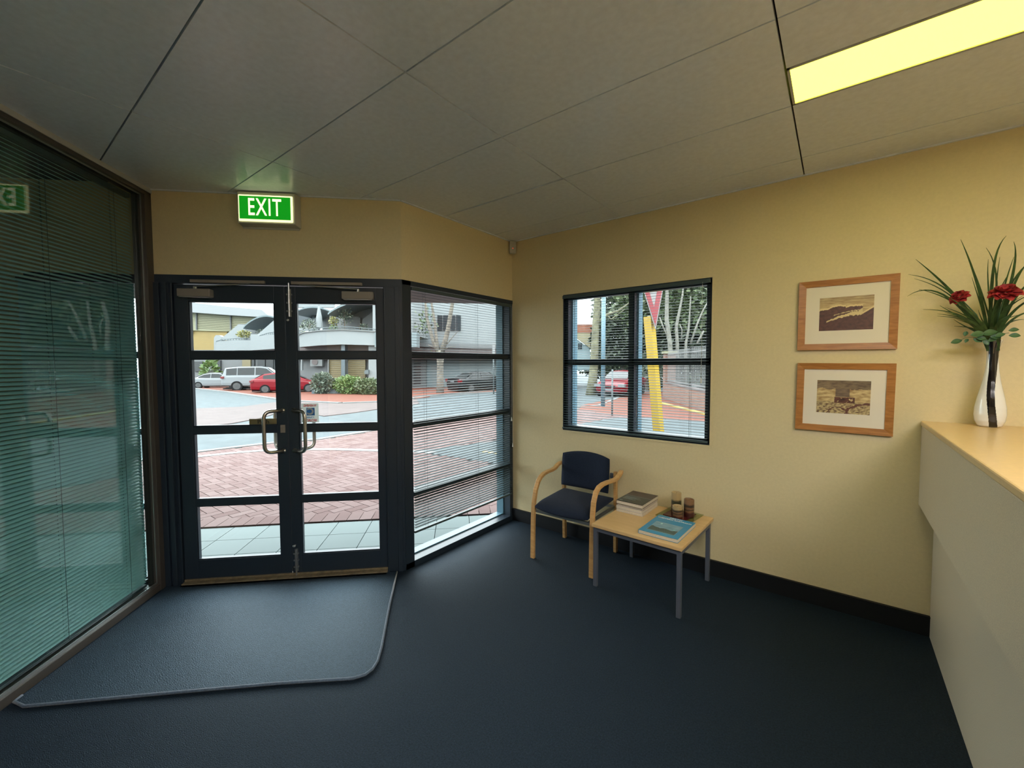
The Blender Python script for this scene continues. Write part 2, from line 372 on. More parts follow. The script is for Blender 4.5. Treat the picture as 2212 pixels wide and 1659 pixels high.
# ceiling: clipped tiles with fine dark gaps
def clip(poly, n, c):
    out = []
    for i in range(len(poly)):
        a, b = poly[i], poly[(i+1) % len(poly)]; da = a.dot(n)-c; db = b.dot(n)-c
        if da >= 0: out.append(a)
        if (da >= 0) != (db >= 0): out.append(a+(b-a)*(da/(da-db)))
    return out
gx, gy, sA, sB = 1.083, -2.089, 1.188, .604
HP = [(Vector((0, -1, 0)), 0.003), (Vector((1, 0, 0)), .003), (Vector((s2, -s2, 0)), C1.dot(Vector((s2, -s2, 0)))+.003), (Vector((s2, s2, 0)), C2.dot(Vector((s2, s2, 0)))+.02), (Vector((-1, 0, 0)), -XR), (Vector((0, 1, 0)), YB)]
LAMPS = [(1, 2), (2, 0), (2, -2), (1, -2)]
ct = MB(); cb = MB()
for i in range(-3, 6):
    for j in range(-8, 6):
        if (i, j) in [(a, b-1) for a, b in []]: continue
        x0, x1, y0, y1 = gx+i*sA+.0035, gx+(i+1)*sA-.0035, gy+j*sB+.0035, gy+(j+1)*sB-.0035
        if (i, j) == (-1, 2): y0 += .010        # one tile sits a little off its bar
        cells = [(x0, x1, y0, y1)]
        for li, lj in LAMPS:
            if (i, j) == (li, lj-1): cells = [(x0, x1, gy+j*sB+.31, y1), (x0, x1, y0, y0+.0)] if False else [(x0, x1, y0, gy+j*sB+.303)] if (li, lj) != (1, 2) else [(x0, x1, y1-.29, y1)] and [(x0, x1, y0, y0+.300)]
        for X0, X1, Y0, Y1 in cells:
            for hp in (HP[:2]+HP[3:], [HP[0], (Vector((-1, 0, 0)), -.003)]+HP[2:]):
                poly = [Vector((X0, Y0, 0)), Vector((X1, Y0, 0)), Vector((X1, Y1, 0)), Vector((X0, Y1, 0))]
                for n_, c_ in hp:
                    if poly: poly = clip(poly, n_, c_)
                if len(poly) > 2: ct.prism([p+Z*HC for p in poly], (0, 0, .02))
ceil_o = struct(ct, 'ceiling', M['ceil'])
cb.prism([(x, y, HC+.035) for x, y in [(0, 0), (XR, 0), (XR, YB), (-3.6, YB), (-3.9, -5.18), (C1.x, C1.y)][::-1]], (0, 0, .1))
struct(cb, 'trim_1', M['void'])
# walls
TH = .16
def wallbox(name, segs, fr, m_='wall'):
    b = MB()
    for a0, a1, z0, z1 in segs: b.box(a0, a1, 0, -TH, z0, z1, fr)
    return struct(b, name, M[m_])
wx0, wx1, wz0, wz1 = .560, 1.760, .928, 2.106
wallbox('wall_right', [(-.10, wx0, 0, HC+.14), (wx1, XR, 0, HC+.14), (wx0, wx1, 0, wz0), (wx0, wx1, wz1, HC+.14)], 'R')
wallbox('wall_front', [(0, L1, 2.111, HC+.14)], 'D')
wallbox('wall_corner', [(-1.286, 0, 2.111, HC+.14)], 'B')
wallbox('wall_far_right', [(0, 1, 0, 0)], 'B') if False else None
b_ = MB(); b_.box(XR, XR+.15, YB, .16, 0, HC+.14); struct(b_, 'wall_side', M['wall'])
b_ = MB(); b_.box(-3.6, XR, YB-.15, YB, 0, HC+.14); struct(b_, 'wall_back', M['wall'])
b_ = MB(); b_.box(W0E, W0E+2, -.1, 0, 0, HC+.14, 'L'); struct(b_, 'wall_left', M['wall'])
# skirting
b_ = MB(); b_.box(.0, 2.90, .0, .016, 0, .110, 'R'); b_.box(0, 2.90, 0, .020, .103, .112, 'R'); struct(b_, 'baseboard_right', M['base'])
# little cornice line above the tall window and door (thin pale ceiling angle)
b_ = MB(); b_.box(0, L1, 0, .014, HC-.006, HC, 'D'); b_.box(-1.286, 0, 0, .014, HC-.006, HC, 'B'); b_.box(0, XR, 0, .014, HC-.006, HC, 'R'); struct(b_, 'trim_2', M['ceil'])

# ---------------------------------------------------------------- door frame
def fbox(b, a0, a1, d0, d1, z0, z1, fr): b.box(a0, a1, d0, d1, z0, z1, fr)
b_ = MB()
b_.box(0, L1, -.12, .004, 2.055, 2.111, 'D')
b_.box(0, .126, -.12, .004, 0, 2.056, 'D'); b_.box(.018, .05, .004, .012, 0, 2.056, 'D')
b_.box(1.492, L1, -.12, .004, 0, 2.056, 'D'); b_.box(1.515, 1.545, .004, .03, 0, 2.056, 'D'); b_.box(1.565, L1, .004, .018, 0, 2.056, 'D')
b_.box(1.492, 1.50, -.05, .010, 0, 2.056, 'D'); b_.box(.118, .126, -.05, .010, 0, 2.056, 'D')
struct(b_, 'trim_3', M['frame'], bevel=.002)
b_ = MB(); b_.box(.128, 1.490, -.10, .035, -.01, .018, 'D'); b_.box(.128, 1.490, .035, .060, -.01, .010, 'D'); b_.box(.128, 1.49, -.02, .0, .018, .03, 'D')
struct(b_, 'trim_4', M['sill'], bevel=.002)

RAILS = [(.032, .160), (.538, .582), (1.040, 1.088), (1.551, 1.600), (1.940, 2.048)]
def leaf(n, a0, a1, g0, g1):
    root = thing('door_%d' % n, FX['D'](a0, 0, 0), 0, kind='structure')
    b = MB(); D0, D1 = -.050, -.008
    b.box(a0, g0, D0, D1, .032, 2.048, 'D'); b.box(g1, a1, D0, D1, .032, 2.048, 'D')
    for z0, z1 in RAILS: b.box(g0, g1, D0, D1, z0, z1, 'D')
    for (z0, z1), (z2, z3) in zip(RAILS, RAILS[1:]):      # glazing beads
        for q in ((g0, g0+.007), (g1-.007, g1)): b.box(q[0], q[1], D0+.006, D1-.006, z1, z2, 'D')
        b.box(g0, g1, D0+.006, D1-.006, z1, z1+.007, 'D'); b.box(g0, g1, D0+.006, D1-.006, z2-.007, z2, 'D')
    b.build('leaf_frame', M['frame'], root, bevel=.0015)
    for (z0, z1), (z2, z3) in zip(RAILS, RAILS[1:]):
        g = MB(); g.box(g0+.001, g1-.001, -.032, -.026, z1+.001, z2-.001, 'D'); g.build('glass_pane', M['glass'], root)
    return root
door1 = leaf(1, .791, 1.489, .861, 1.405)
door2 = leaf(2, .129, .787, .180, .720)
def arc_path(P, r, n=6):
    out = [Vector(P[0])]
    for A, B, Cc in zip(P, P[1:], P[2:]):
        A, B, Cc = Vector(A), Vector(B), Vector(Cc); u = (A-B).normalized(); v = (Cc-B).normalized()
        s0, s1 = B+u*r, B+v*r
        for k in range(n+1):
            t = k/n; out.append(s0*(1-t)**2+B*2*t*(1-t)+s1*t*t)
    out.append(Vector(P[-1])); return out
def handle(root, a, sgn, side):      # cranked D handle, side +1 inside, -1 outside
    F = FX['D']; d0 = -.008 if side > 0 else -.050; dd = .068*side
    zt, zb = 1.190, .906
    P = [F(a, d0, zt), F(a+sgn*.095, d0+dd, zt), F(a+sgn*.095, d0+dd, zb), F(a, d0, zb)]
    b = MB(); b.tube(arc_path(P, .05), .0125, 12)
    for z in (zt, zb): b.tube([F(a, d0, z), F(a, d0+.004*side, z)], .017, 16)
    b.build('pull_handle', M['steel'], root, smooth=True)
handle(door1, .825, 1, 1); handle(door1, .825, 1, -1); handle(door2, .750, -1, 1); handle(door2, .750, -1, -1)
# closers
def closer(root, a0, a1, z0, z1, r0, r1, pivot):
    b = MB(); b.box(a0, a1, -.008, .045, z0, z1, 'D'); o = b.build('door_closer', M['closer'], root, bevel=.004)
    t = MB(); t.box(r0, r1, .004, .024, 2.058, 2.078, 'D'); t.build('closer_track', M['closer'], root, bevel=.002)
    c = MB(); pa = (a0+a1)/2
    c.tube([FX['D'](pa, .02, z1), FX['D'](pa, .02, z1+.02)], .012, 10)
    c.tube([FX['D'](pa, .03, z1+.016), FX['D'](pivot, .016, 2.054)], 1, sq=(.010, .003)); c.build('closer_arm', M['alu'], root)
    c = MB(); c.box(a0+.01, a1-.01, -.006, .043, z0-.004, z0, 'D'); c.build('closer_base', M['alu'], root)
closer(door1, 1.240, 1.440, 1.962, 2.014, .905, 1.370, 1.0)
closer(door2, .190, .400, 1.962, 2.014, .268, .735, .68)
# top and bottom bolts on the right leaf
def bolt(root, a, z0, z1, knob):
    F = FX['D']; b = MB(); b.box(a-.011, a+.011, -.008, -.003, z0, z1, 'D'); b.tube([F(a, .003, z0-.03 if knob > z1 else z0), F(a, .003, z1+.04 if knob < z0 else z1)], .0065, 8)
    for k in range(3):
        z = z0+(z1-z0)*(.2+.3*k); b.box(a-.017, a+.017, -.008, .006, z-.005, z+.005, 'D')
    b.tube([F(a, .003, knob), F(a+.004, .018, knob)], .005, 8); b.ball(F(a+.004, .020, knob), .010, 10, 8)
    b.build('barrel_bolt', M['alu'], root)
bolt(door2, .758, 1.84, 2.03, 1.815); bolt(door2, .758, .045, .205, .235)
b_ = MB(); b_.box(.808, .840, -.008, .0, 1.035, 1.090, 'D'); b_.tube([FX['D'](.824, 0, 1.063), FX['D'](.824, .008, 1.063)], .010, 14); b_.build('lock', M['closer'], door1, bevel=.002)
AXD = Vector((s2, s2, 0))            # reads left to right on the door wall seen from inside
# push plate on the outside of the glass and the warning sticker
b_ = MB(); b_.box(.868, 1.050, -.025, -.022, 1.088, 1.134, 'D'); pp = b_.build('push_plate', M['brass'], door1)
textmb('Push', .042, FX['D'](.958, -.0212, 1.111), AXD, Z).build('lettering', M['ink'], pp)
b_ = MB(); b_.box(.590, .704, -.025, -.0242, 1.102, 1.236, 'D'); st = b_.build('warning_sticker', M['stick'], door2)
def sticker_txt(t, sz, z, m_, a=.647, bold=.0004, fit=None): textmb(t, sz, FX['D'](a, -.0236, z), AXD, Z, mirror=True, ext=.0002, bold=bold, fit=fit).build('lettering', M[m_], st)
sticker_txt('WARNING', .024, 1.220, 'red', fit=.088, bold=.0008); sticker_txt('SECURITY', .022, 1.114, 'red', fit=.088, bold=.0008)
b_ = MB(); b_.box(.617, .672, -.0242, -.0238, 1.150, 1.205, 'D'); b_.build('emblem', M['blue'], st)
sticker_txt('C', .062, 1.177, 'stick', .645, .003); b_ = MB(); b_.tube([FX['D'](.645, -.0240, 1.178), FX['D'](.645, -.0230, 1.178)], .007, 14); b_.build('emblem_dot', M['blue'], st)
sticker_txt('Chubb', .018, 1.137, 'blue')

# ---------------------------------------------------------------- tall corner window (window_1)
w1 = thing('window_1', (0, -.64, 0), 0, kind='structure')
b_ = MB(); Y0, Y1 = -1.286, -.0
b_.box(Y0, -1.208, -.11, .004, 0, 2.111, 'B'); b_.box(-.045, Y1, -.11, .0, 0, 2.111, 'B'); b_.box(Y0, Y1, -.11, .004, 2.076, 2.111, 'B')
b_.box(Y0, Y1, -.11, .004, 0, .045, 'B')
for z0, z1 in ((.520, .560), (1.035, 1.080), (1.552, 1.602)): b_.box(-1.208, -.045, -.10, -.015, z0, z1, 'B')
b_.build('window_frame', M['frame'], w1, bevel=.002)
b_ = MB(); b_.box(-.055, -.045, -.16, -.08, .05, 2.07, 'B'); b_.box(-1.208, -.045, -.16, -.085, .045, .055, 'B'); b_.build('outer_frame', M['fout'], w1)
b_ = MB()
for z0, z1 in ((.046, .520), (.560, 1.035), (1.080, 1.552), (1.602, 2.076)): b_.box(-1.207, -.046, -.078, -.072, z0, z1, 'B')
b_.build('glass_pane', M['glass'], w1)
# corner post outside
b_ = MB(); b_.box(-.16, -.11, -.045, .16, 0, 2.5); struct(b_, 'trim_5', M['fout'])

# ---------------------------------------------------------------- right window (window_2)
w2 = thing('window_2', (1.16, 0, .93), 0, kind='structure')
b_ = MB()
d0, d1 = -.075, -.02
b_.box(wx0, wx0+.040, d0, d1, wz0, wz1, 'R'); b_.box(wx1-.040, wx1, d0, d1, wz0, wz1, 'R'); b_.box(wx0, wx1, d0, d1, wz0, wz0+.045, 'R'); b_.box(wx0, wx1, d0, d1, wz1-.045, wz1, 'R')
b_.box(1.145, 1.195, d0, d1, wz0, wz1, 'R'); b_.box(wx0, wx1, d0, d1, 1.495, 1.545, 'R')
b_.build('window_frame', M['frame'], w2, bevel=.002)
b_ = MB(); b_.box(wx0, wx0+.004, -.16, .0, wz0, wz1, 'R'); b_.box(wx1-.004, wx1, -.16, .0, wz0, wz1, 'R'); b_.box(wx0, wx1, -.02, .002, wz1-.006, wz1, 'R'); b_.box(wx0, wx1, -.02, .002, wz0, wz0+.006, 'R')
b_.build('inner_lining', M['frame'], w2)
b_ = MB()
for x in (wx0+.040, 1.195): b_.box(x, x+.012, -.158, -.076, wz0+.03, wz1-.02, 'R')
b_.box(wx0, wx1, -.17, -.076, wz0+.02, wz0+.035, 'R')
b_.build('outer_frame', M['fout'], w2)
b_ = MB()
for x0, x1 in ((wx0+.04, 1.145), (1.195, wx1-.04)):
    for z0, z1 in ((wz0+.045, 1.495), (1.545, wz1-.045)): b_.box(x0, x1, -.052, -.046, z0, z1, 'R')
b_.build('glass_pane', M['glass'], w2)
b_ = MB(); b_.box(wx0-.008, wx1+.012, 0, .006, wz0-.014, wz0, 'R'); b_.box(wx1, wx1+.010, 0, .005, wz0-.01, wz1, 'R'); b_.build('sill_bead', M['wall'], w2)

# ---------------------------------------------------------------- left glass wall (window_3)
w3 = thing('window_3', FX['L'](1.8, 0, 0), 0, kind='structure')
b_ = MB()
b_.box(0, .060, -.06, .02, 0, HC, 'L'); b_.box(0, W0E, -.06, .02, 2.608, HC, 'L'); b_.box(0, W0E, -.06, .015, 0, .045, 'L')
b_.box(W0E-.06, W0E, -.06, .02, 0, HC, 'L'); b_.box(2.2, 2.25, -.06, .02, 0, HC, 'L')
b_.build('window_frame', M['frame2'], w3, bevel=.002)
b_ = MB(); b_.box(.06, W0E-.06, -.006, -.0, .045, .058, 'L'); b_.box(.06, .066, -.006, .0, .045, 2.608, 'L'); b_.box(.06, W0E, -.006, .0, 2.60, 2.608, 'L'); b_.build('glazing_bead', M['alu'], w3)
b_ = MB(); b_.box(.062, 2.199, -.026, -.020, .046, 2.607, 'L'); b_.box(2.251, W0E-.062, -.026, -.020, .046, 2.607, 'L'); b_.build('glass_pane', M['glassL'], w3)
# pale head strip between frame and ceiling
b_ = MB(); b_.box(0, W0E, .02, .026, HC-.028, HC, 'L'); struct(b_, 'trim_6', M['tbar'])

# ---------------------------------------------------------------- blinds
def blind(fr, a0, a1, dc, ztop, zbot, tilt, m_, label, cords, pitch=.0205, wd=.025, loose=None, cordm='cord', wand=None):
    root = thing('venetian_blind', FX[fr]((a0+a1)/2, dc, zbot), 0, label, 'blind')
    h = MB(); h.box(a0, a1, dc-.013, dc+.013, ztop-.027, ztop, fr); h.build('headrail', M['rail'], root, bevel=.002)
    b = MB(); F = FX[fr]; z = ztop-.04; t = math.radians(tilt); n = 0
    while z > zbot+.02:
        # three-strip curved slat, room edge at +d
        pr = []
        for k in (-1, -.33, .33, 1):
            u = k*wd/2; c = .0018*(1-k*k)
            pr.append((u*math.cos(t)-c*math.sin(t), u*math.sin(t)+c*math.cos(t)))
        th = .0005
        A = [b.p(F(a0+.003, dc+u, z+v)) for u, v in pr]; B = [b.p(F(a1-.003, dc+u, z+v)) for u, v in pr]
        A2 = [b.p(F(a0+.003, dc+u, z+v-th)) for u, v in pr]; B2 = [b.p(F(a1-.003, dc+u, z+v-th)) for u, v in pr]
        for k in range(3):
            b.face([A[k], A[k+1], B[k+1], B[k]]); b.face([A2[k+1], A2[k], B2[k], B2[k+1]])
        b.face([A[0], B[0], B2[0], A2[0]]); b.face([A[3], A2[3], B2[3], B[3]])
        z -= pitch; n += 1
    b.build('slats', M[m_], root)
    r = MB(); r.box(a0, a1, dc-.012, dc+.012, zbot, zbot+.016, fr); r.build('bottom_rail', M['rail'], root, bevel=.002)
    for a in cords:
        c = MB()
        for dd in (-.0135, .0135): c.tube([F(a, dc+dd, zbot), F(a, dc+dd, ztop-.02)], .0008, 4)
        c.tube([F(a+.012, dc, zbot), F(a+.012, dc, ztop-.02)], .0007, 4)
        zz = ztop-.04
        while zz > zbot+.02:
            c.tube([F(a, dc-.0135, zz-.0135*math.tan(t)), F(a, dc+.0135, zz+.0135*math.tan(t))], .0006, 3); zz -= pitch
        c.build('ladder_cord', M[cordm], root)
    for (a, z0, d) in (wand or []):
        c = MB(); c.tube([F(a, d, z0+.03), F(a, d, ztop-.02)], .0011, 5); c.build('pull_cord', M['cordw'], root)
        c = MB(); c.lathe([(.002, .035), (.004, .03), (.0075, .0), (.006, -.003)], F(a, d, z0), 10); c.build('cord_tassel', M['cordw'], root)
    return root
blind('B', -1.203, -.022, -.004, 2.072, .250, -8, 'slat_backlit', 'venetian blind with open slats, darkened as backlit, on the tall corner window beside the doors', [-1.08, -.50], wand=[(-.045, .97, .02), (-.03, .72, .022)])
blind('R', wx0-.002, wx1-.012, -.002, 2.098, .940, -6, 'slat_backlit', 'venetian blind with open slats, darkened as backlit, on the window above the chair', [.66, 1.17, 1.62], wand=[(1.70, 1.37, .018)])
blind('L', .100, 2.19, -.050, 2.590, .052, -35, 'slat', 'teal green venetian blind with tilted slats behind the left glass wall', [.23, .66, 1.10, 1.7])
blind('L', 2.26, W0E-.07, -.050, 2.590, .052, -35, 'slat', 'teal green venetian blind at the near end of the glass wall', [2.5, 3.3])

blind('D', 1.70, 2.37, .03, 2.07, .05, -72, 'slat', 'closed pale blind added to dim the office window beyond the glass wall corner', [1.95])  # added to shut out the bright window behind the slats
# ---------------------------------------------------------------- office behind the glass wall
b_ = MB()
b_.box(L1, L1+.02, -.12, .0, 0, HC, 'D'); b_.box(L1, L1+4, -.14, 0, 2.11, HC+.14, 'D')
struct(b_, 'wall_office', M['wall'])
w4 = thing('window_4', FX['D'](3.2, 0, 0), 0, kind='structure'); b_ = MB()
for a, w_ in ((1.637, .02), (2.30, .06)): b_.box(a, a+w_, -.12, 0, 0, 2.11, 'D')
for z0, z1 in ((0, .06), (.53, .57), (1.04, 1.08), (1.555, 1.60), (2.06, 2.11)): b_.box(1.637, 2.36, -.11, -.02, z0, z1, 'D')
b_.build('window_frame', M['frame'], w4)
b_ = MB(); b_.box(1.657, 2.30, -.07, -.064, .06, 2.06, 'D'); b_.build('glass_pane', M['glass'], w4)
b_ = MB(); b_.box(2.36, 5.5, -.14, 0, 0, 2.11, 'D'); struct(b_, 'wall_office_side', M['wall'])
b_ = MB(); b_.box(-3.9, -3.75, YB, -5.1, 0, HC); struct(b_, 'wall_office_end', M['wall'])

# ---------------------------------------------------------------- ceiling lamp in view, and unseen ones added to brighten the room
def troffer(x0, x1, y0, y1, label, lm='lamp'):
    root = thing('ceiling_light', ((x0+x1)/2, (y0+y1)/2, HC), 0, label, 'light')
    b = MB(); b.box(x0+.008, x1-.008, y0+.008, y1-.008, HC+.002, HC+.012); b.build('diffuser', M[lm], root)
    b = MB()
    for q in ((x0, x1, y0, y0+.010), (x0, x1, y1-.010, y1), (x0, x0+.010, y0, y1), (x1-.010, x1, y0, y1)): b.box(q[0], q[1], q[2], q[3], HC-.002, HC+.02)
    b.build('frame', M['tbar'], root)
for li, lj in LAMPS:
    x0 = gx+li*sA+.004; y0 = gy+(lj-1)*sB+.308
    lab = {(1, 2): 'lit fluorescent ceiling light with yellow diffuser above the picture wall', (2, 2): 'lit ceiling light end to end with the yellow one',
           (2, 0): 'unseen fill light added behind the counter, second from the picture wall', (2, -2): 'unseen fill light added behind the counter, third from the picture wall', (1, -2): 'unseen fill light added over the counter front near the viewer',
           (0, -2): 'lit ceiling light over the open floor just behind the viewer', (1, -5): 'lit ceiling light at the back of the room, middle of its row', (2, -5): 'lit ceiling light in the back corner behind the counter'}[(li, lj)]
    troffer(x0, x0+sA-.008, y0, y0+.292, lab, 'lamp' if (li, lj) == (1, 2) else 'fill_lamp')

# ---------------------------------------------------------------- exit sign
root = thing('exit_sign', FX['D'](.852, 0, 2.44), 0, 'green lit EXIT sign in a beige box above the double doors', 'sign')
a0, a1 = .668, 1.040
b_ = MB(); F = FX['D']
b_.hexa([F(a0-.004, 0, 2.436), F(a1, 0, 2.436), F(a1, .066, 2.446), F(a0+.012, .066, 2.446), F(a0-.004, 0, 2.656), F(a1, 0, 2.656), F(a1, .066, 2.650), F(a0+.012, .066, 2.650)])
b_.box(a0+.004, a1-.002, .0, .010, 2.425, 2.44, 'D'); b_.build('housing', M['exitbox'], root, bevel=.006)
b_ = MB(); b_.box(a0+.024, a1-.010, .066, .076, 2.456, 2.628, 'D'); b_.build('diffuser', M['exitface'], root, bevel=.005)
b_ = MB(); b_.box(a0+.036, a1-.018, .0762, .0772, 2.470, 2.618, 'D'); gp = b_.build('green_panel', M['exitgreen'], root)
textmb('EXIT', .158, F(.864, .0778, 2.543), AXD, Z, bold=.0012, spacing=1.12, fit=.205).build('lettering', M['exittext'], gp)

# ---------------------------------------------------------------- motion sensor
root = thing('motion_sensor', (.028, -.030, 2.54), math.radians(45), 'small pale motion sensor up in the corner by the ceiling', 'sensor')
b_ = MB(); b_.box(-.008, .047, -.008, .0, 0, .1) if False else None
b_ = MB(); b_.hexa([Vector(q) for q in ((-.032, -.022, 0), (.032, -.022, 0), (.026, .022, 0), (-.026, .022, 0), (-.032, -.026, .115), (.032, -.026, .115), (.026, .022, .115), (-.026, .022, .115))])
b_.build('case', M['exitbox'], root, local=True, bevel=.006)
b_ = MB(); b_.ball((0, -.024, .045), .004, 8, 6); b_.build('indicator', mat('lit red indicator', (.5, .02, .02), .4, emit=(.9, .1, .05), es=1), root, local=True)

# ---------------------------------------------------------------- floor mat
mp = [(-.02, -1.352), (.30, -1.65), (.585, -1.905), (.66, -1.98), (.69, -2.03), (.695, -2.075), (.67, -2.125), (.60, -2.19), (.417, -2.358), (.05, -2.72), (-.33, -3.10), (-.405, -3.125), (-.43, -3.10), (-1.085, -2.43), (-1.05, -2.385), (-.99, -2.325)]
root = thing('floor_mat', (-.3, -2.4, 0), 0, 'navy carpet entrance mat with corded edge in front of the doors', 'mat')
b_ = MB(); b_.prism([(x, y, .001) for x, y in mp], (0, 0, .009)); b_.build('mat_pile', M['mat'], root)
b_ = MB(); b_.tube([(x, y, .009) for x, y in mp[:13]], .0065, 8); b_.build('edge_piping', M['piping'], root, smooth=True)

# ---------------------------------------------------------------- chair
root = thing('armchair', (.865, -.33, 0), 0, 'beech framed armchair with navy seat and back below the window', 'chair')
def rounded_slab(b, x0, x1, y0, y1, z0, z1, n=8, crown=.012, r=.05, warp=None):
    nx = 14
    top = []
    def prof(u):        # -1..1 superellipse height
        return (1-abs(u)**6)**.5
    G = []
    for j in range(nx+1):
        row = []
        for i in range(nx+1):
            u = -1+2*i/nx; v = -1+2*j/nx
            row.append((u, v))
        G.append(row)
    def P(u, v, sgn):
        zc = (z0+z1)/2; hh = (z1-z0)/2
        e = ((1-abs(u)**5)*(1-abs(v)**5))**.4 if abs(u) < 1 and abs(v) < 1 else 0
        # round the corners in plan
        k = 1-.045*max(0, abs(u)+abs(v)-1.55)**1.5
        q = Vector(((x0+x1)/2+(x1-x0)/2*u*k, (y0+y1)/2+(y1-y0)/2*v*k, zc+sgn*hh*(.25+.75*e)+(crown*(1-u*u)*(1-v*v) if sgn > 0 else 0)))
        return warp(q, u, v) if warp else q
    T = [[b.p(P(u, v, 1)) for u, v in row] for row in G]; Bm = [[b.p(P(u, v, -1)) for u, v in row] for row in G]
    for j in range(nx):
        for i in range(nx):
            b.face([T[j][i], T[j][i+1], T[j+1][i+1], T[j+1][i]]); b.face([Bm[j][i], Bm[j+1][i], Bm[j+1][i+1], Bm[j][i+1]])
    for i in range(nx):
        b.face([Bm[0][i], Bm[0][i+1], T[0][i+1], T[0][i]]); b.face([Bm[nx][i+1], Bm[nx][i], T[nx][i], T[nx][i+1]])
        b.face([Bm[i+1][0], Bm[i][0], T[i][0], T[i+1][0]]); b.face([Bm[i][nx], Bm[i+1][nx], T[i+1][nx], T[i][nx]])
b_ = MB()
def sw(q, u, v):
    q.z += -.035*max(0, -v-.45)**1.6*1.2+.012*u*u+.01*v; q.y -= .02*(1-u*u)*(1 if v < 0 else 0)*(-v)
    return q
rounded_slab(b_, .645, 1.100, -.565, -.125, .395, .455, crown=.014, warp=sw); b_.build('seat', M['fabric'], root, smooth=True)
b_ = MB()
def bw(q, u, v):   # q built flat as (x, height, thickness) then stood up and curved
    X, H, T_ = q.x, q.y, q.z
    H2 = H+(.028*(1-u*u) if v > 0 else -.004*(1-u*u))*abs(v)
    return Vector((X, -.145+.03*(1-u*u)-T_+.09*(H-.49), H2))
rounded_slab(b_, .632, 1.060, .485, .755, -.022, .022, crown=0, warp=bw); b_.build('backrest', M['fabric'], root, smooth=True)
def bent(x_, sg):
    pts = [(0, -.560, 0), (0, -.558, .15), (0, -.553, .32), (.001, -.545, .44), (.003, -.525, .53), (.004, -.49, .592), (.002, -.45, .618), (-.003, -.40, .630), (-.010, -.33, .632), (-.018, -.26, .628), (-.024, -.20, .632), (-.026, -.150, .652), (-.022, -.115, .662), (-.012, -.085, .664)]
    b = MB(); P = [Vector((x_-sg*p[0]*-1 if False else x_+sg*p[0], p[1], p[2])) for p in pts]
    # rectangular section: width across x, thickness in the bend plane
    W_, T_ = .017, .0115; rings = []
    for i, q in enumerate(P):
        t = (P[min(i+1, len(P)-1)]-P[max(0, i-1)]).normalized(); xx = Vector((1, 0, 0)); xx = (xx-t*xx.dot(t)).normalized(); nn = t.cross(xx)
        rings.append([b.p(q+xx*W_*a+nn*T_*c) for a, c in ((1, 1), (-1, 1), (-1, -1), (1, -1))])
    for A, B in zip(rings, rings[1:]):
        for k in range(4): b.face([A[k], A[(k+1) % 4], B[(k+1) % 4], B[k]])
    b.face(rings[0][::-1]); b.face(rings[-1]); return b
bent(.625, 1).build('bentwood_arm', M['beech'], root, bevel=.004)
bent(1.128, -1).build('bentwood_arm', M['beech'], root, bevel=.004)
for x, xt in ((.622, .622), (1.092, 1.095)):
    b_ = MB(); b_.hexa([Vector(q) for q in ((x-.013, -.088, 0), (x+.013, -.088, 0), (x+.013, -.055, 0), (x-.013, -.055, 0), (xt-.013, -.105, .655), (xt+.013, -.105, .655), (xt+.013, -.075, .655), (xt-.013, -.075, .655))])
    b_.build('leg', M['beech'], root, bevel=.003)
b_ = MB(); b_.box(.640, 1.113, -.548, -.528, .362, .384); b_.box(.640, 1.09, -.125, -.105, .372, .392); b_.box(.640, .655, -.53, -.11, .366, .388); b_.box(1.085, 1.10, -.53, -.11, .366, .388)
b_.build('seat_rail', M['alu'], root, bevel=.002)
for q in (.632, 1.052): b_ = MB(); b_.box(q, q+.028, -.10, -.085, .60, .64); b_.build('back_bracket', M['tablesteel'], root)

# ---------------------------------------------------------------- side table
TZ = .432
tr = thing('side_table', (1.492, -.355, 0), math.radians(-3), 'low beech topped side table with grey steel frame beside the armchair', 'table')
b_ = MB(); b_.box(-.298, .298, -.322, .322, TZ-.022, TZ); b_.build('tabletop', M['beechtop'], tr, local=True, bevel=.003)
for x in (-.278, .278):
    for y in (-.296, .268):
        b_ = MB(); b_.box(x-.013, x+.013, y-.013, y+.013, 0, TZ-.022); b_.build('leg', M['tablesteel'], tr, local=True, bevel=.002)
b_ = MB(); b_.box(-.265, .265, -.309, -.283, TZ-.050, TZ-.022); b_.box(-.265, .265, .255, .281, TZ-.050, TZ-.022); b_.box(-.291, -.265, -.283, .255, TZ-.050, TZ-.022); b_.box(.265, .291, -.283, .255, TZ-.050, TZ-.022)
b_.build('apron', M['tablesteel'], tr, local=True)

# ---------------------------------------------------------------- books
M['bk1'] = mat('dark glossy cover', (.055, .035, .035), .3, nz=.2, sc=20); M['bk2'] = mat('mauve cover', (.30, .24, .24), .4); M['bk3'] = mat('cream cover', (.60, .54, .46), .5); M['bk4'] = mat('pale cover', (.52, .46, .40), .5)
M['bkgreen'] = mat('dark teal cover band', (.04, .05, .048), .3); M['bktxt'] = mat('pale print', (.35, .42, .40), .5)
M['bkblue'] = mat('bright blue cover', (.03, .26, .46), .3, nz=.06, sc=8)
def book(x, y, z, w_, l_, h, rz, cov, label, grp=None, cth=.0018):
    r = thing('book', (x, y, z), math.radians(rz), label, 'book', grp)
    b = MB(); b.box(-w_/2+.002, w_/2-.002, -l_/2+.002, l_/2-.002, cth, h-cth); b.build('pages', M['page'], r, local=True)
    b = MB(); b.box(-w_/2, w_/2, -l_/2, l_/2, 0, cth); b.box(-w_/2, w_/2, -l_/2, l_/2, h-cth, h); b.box(-w_/2, -w_/2+.0015, -l_/2, l_/2, cth, h-cth); b.build('cover', M[cov], r, local=True)
    return r
bz = TZ+.001; BX, BY = 1.312, -.186; g_ = 'books stacked on the side table'
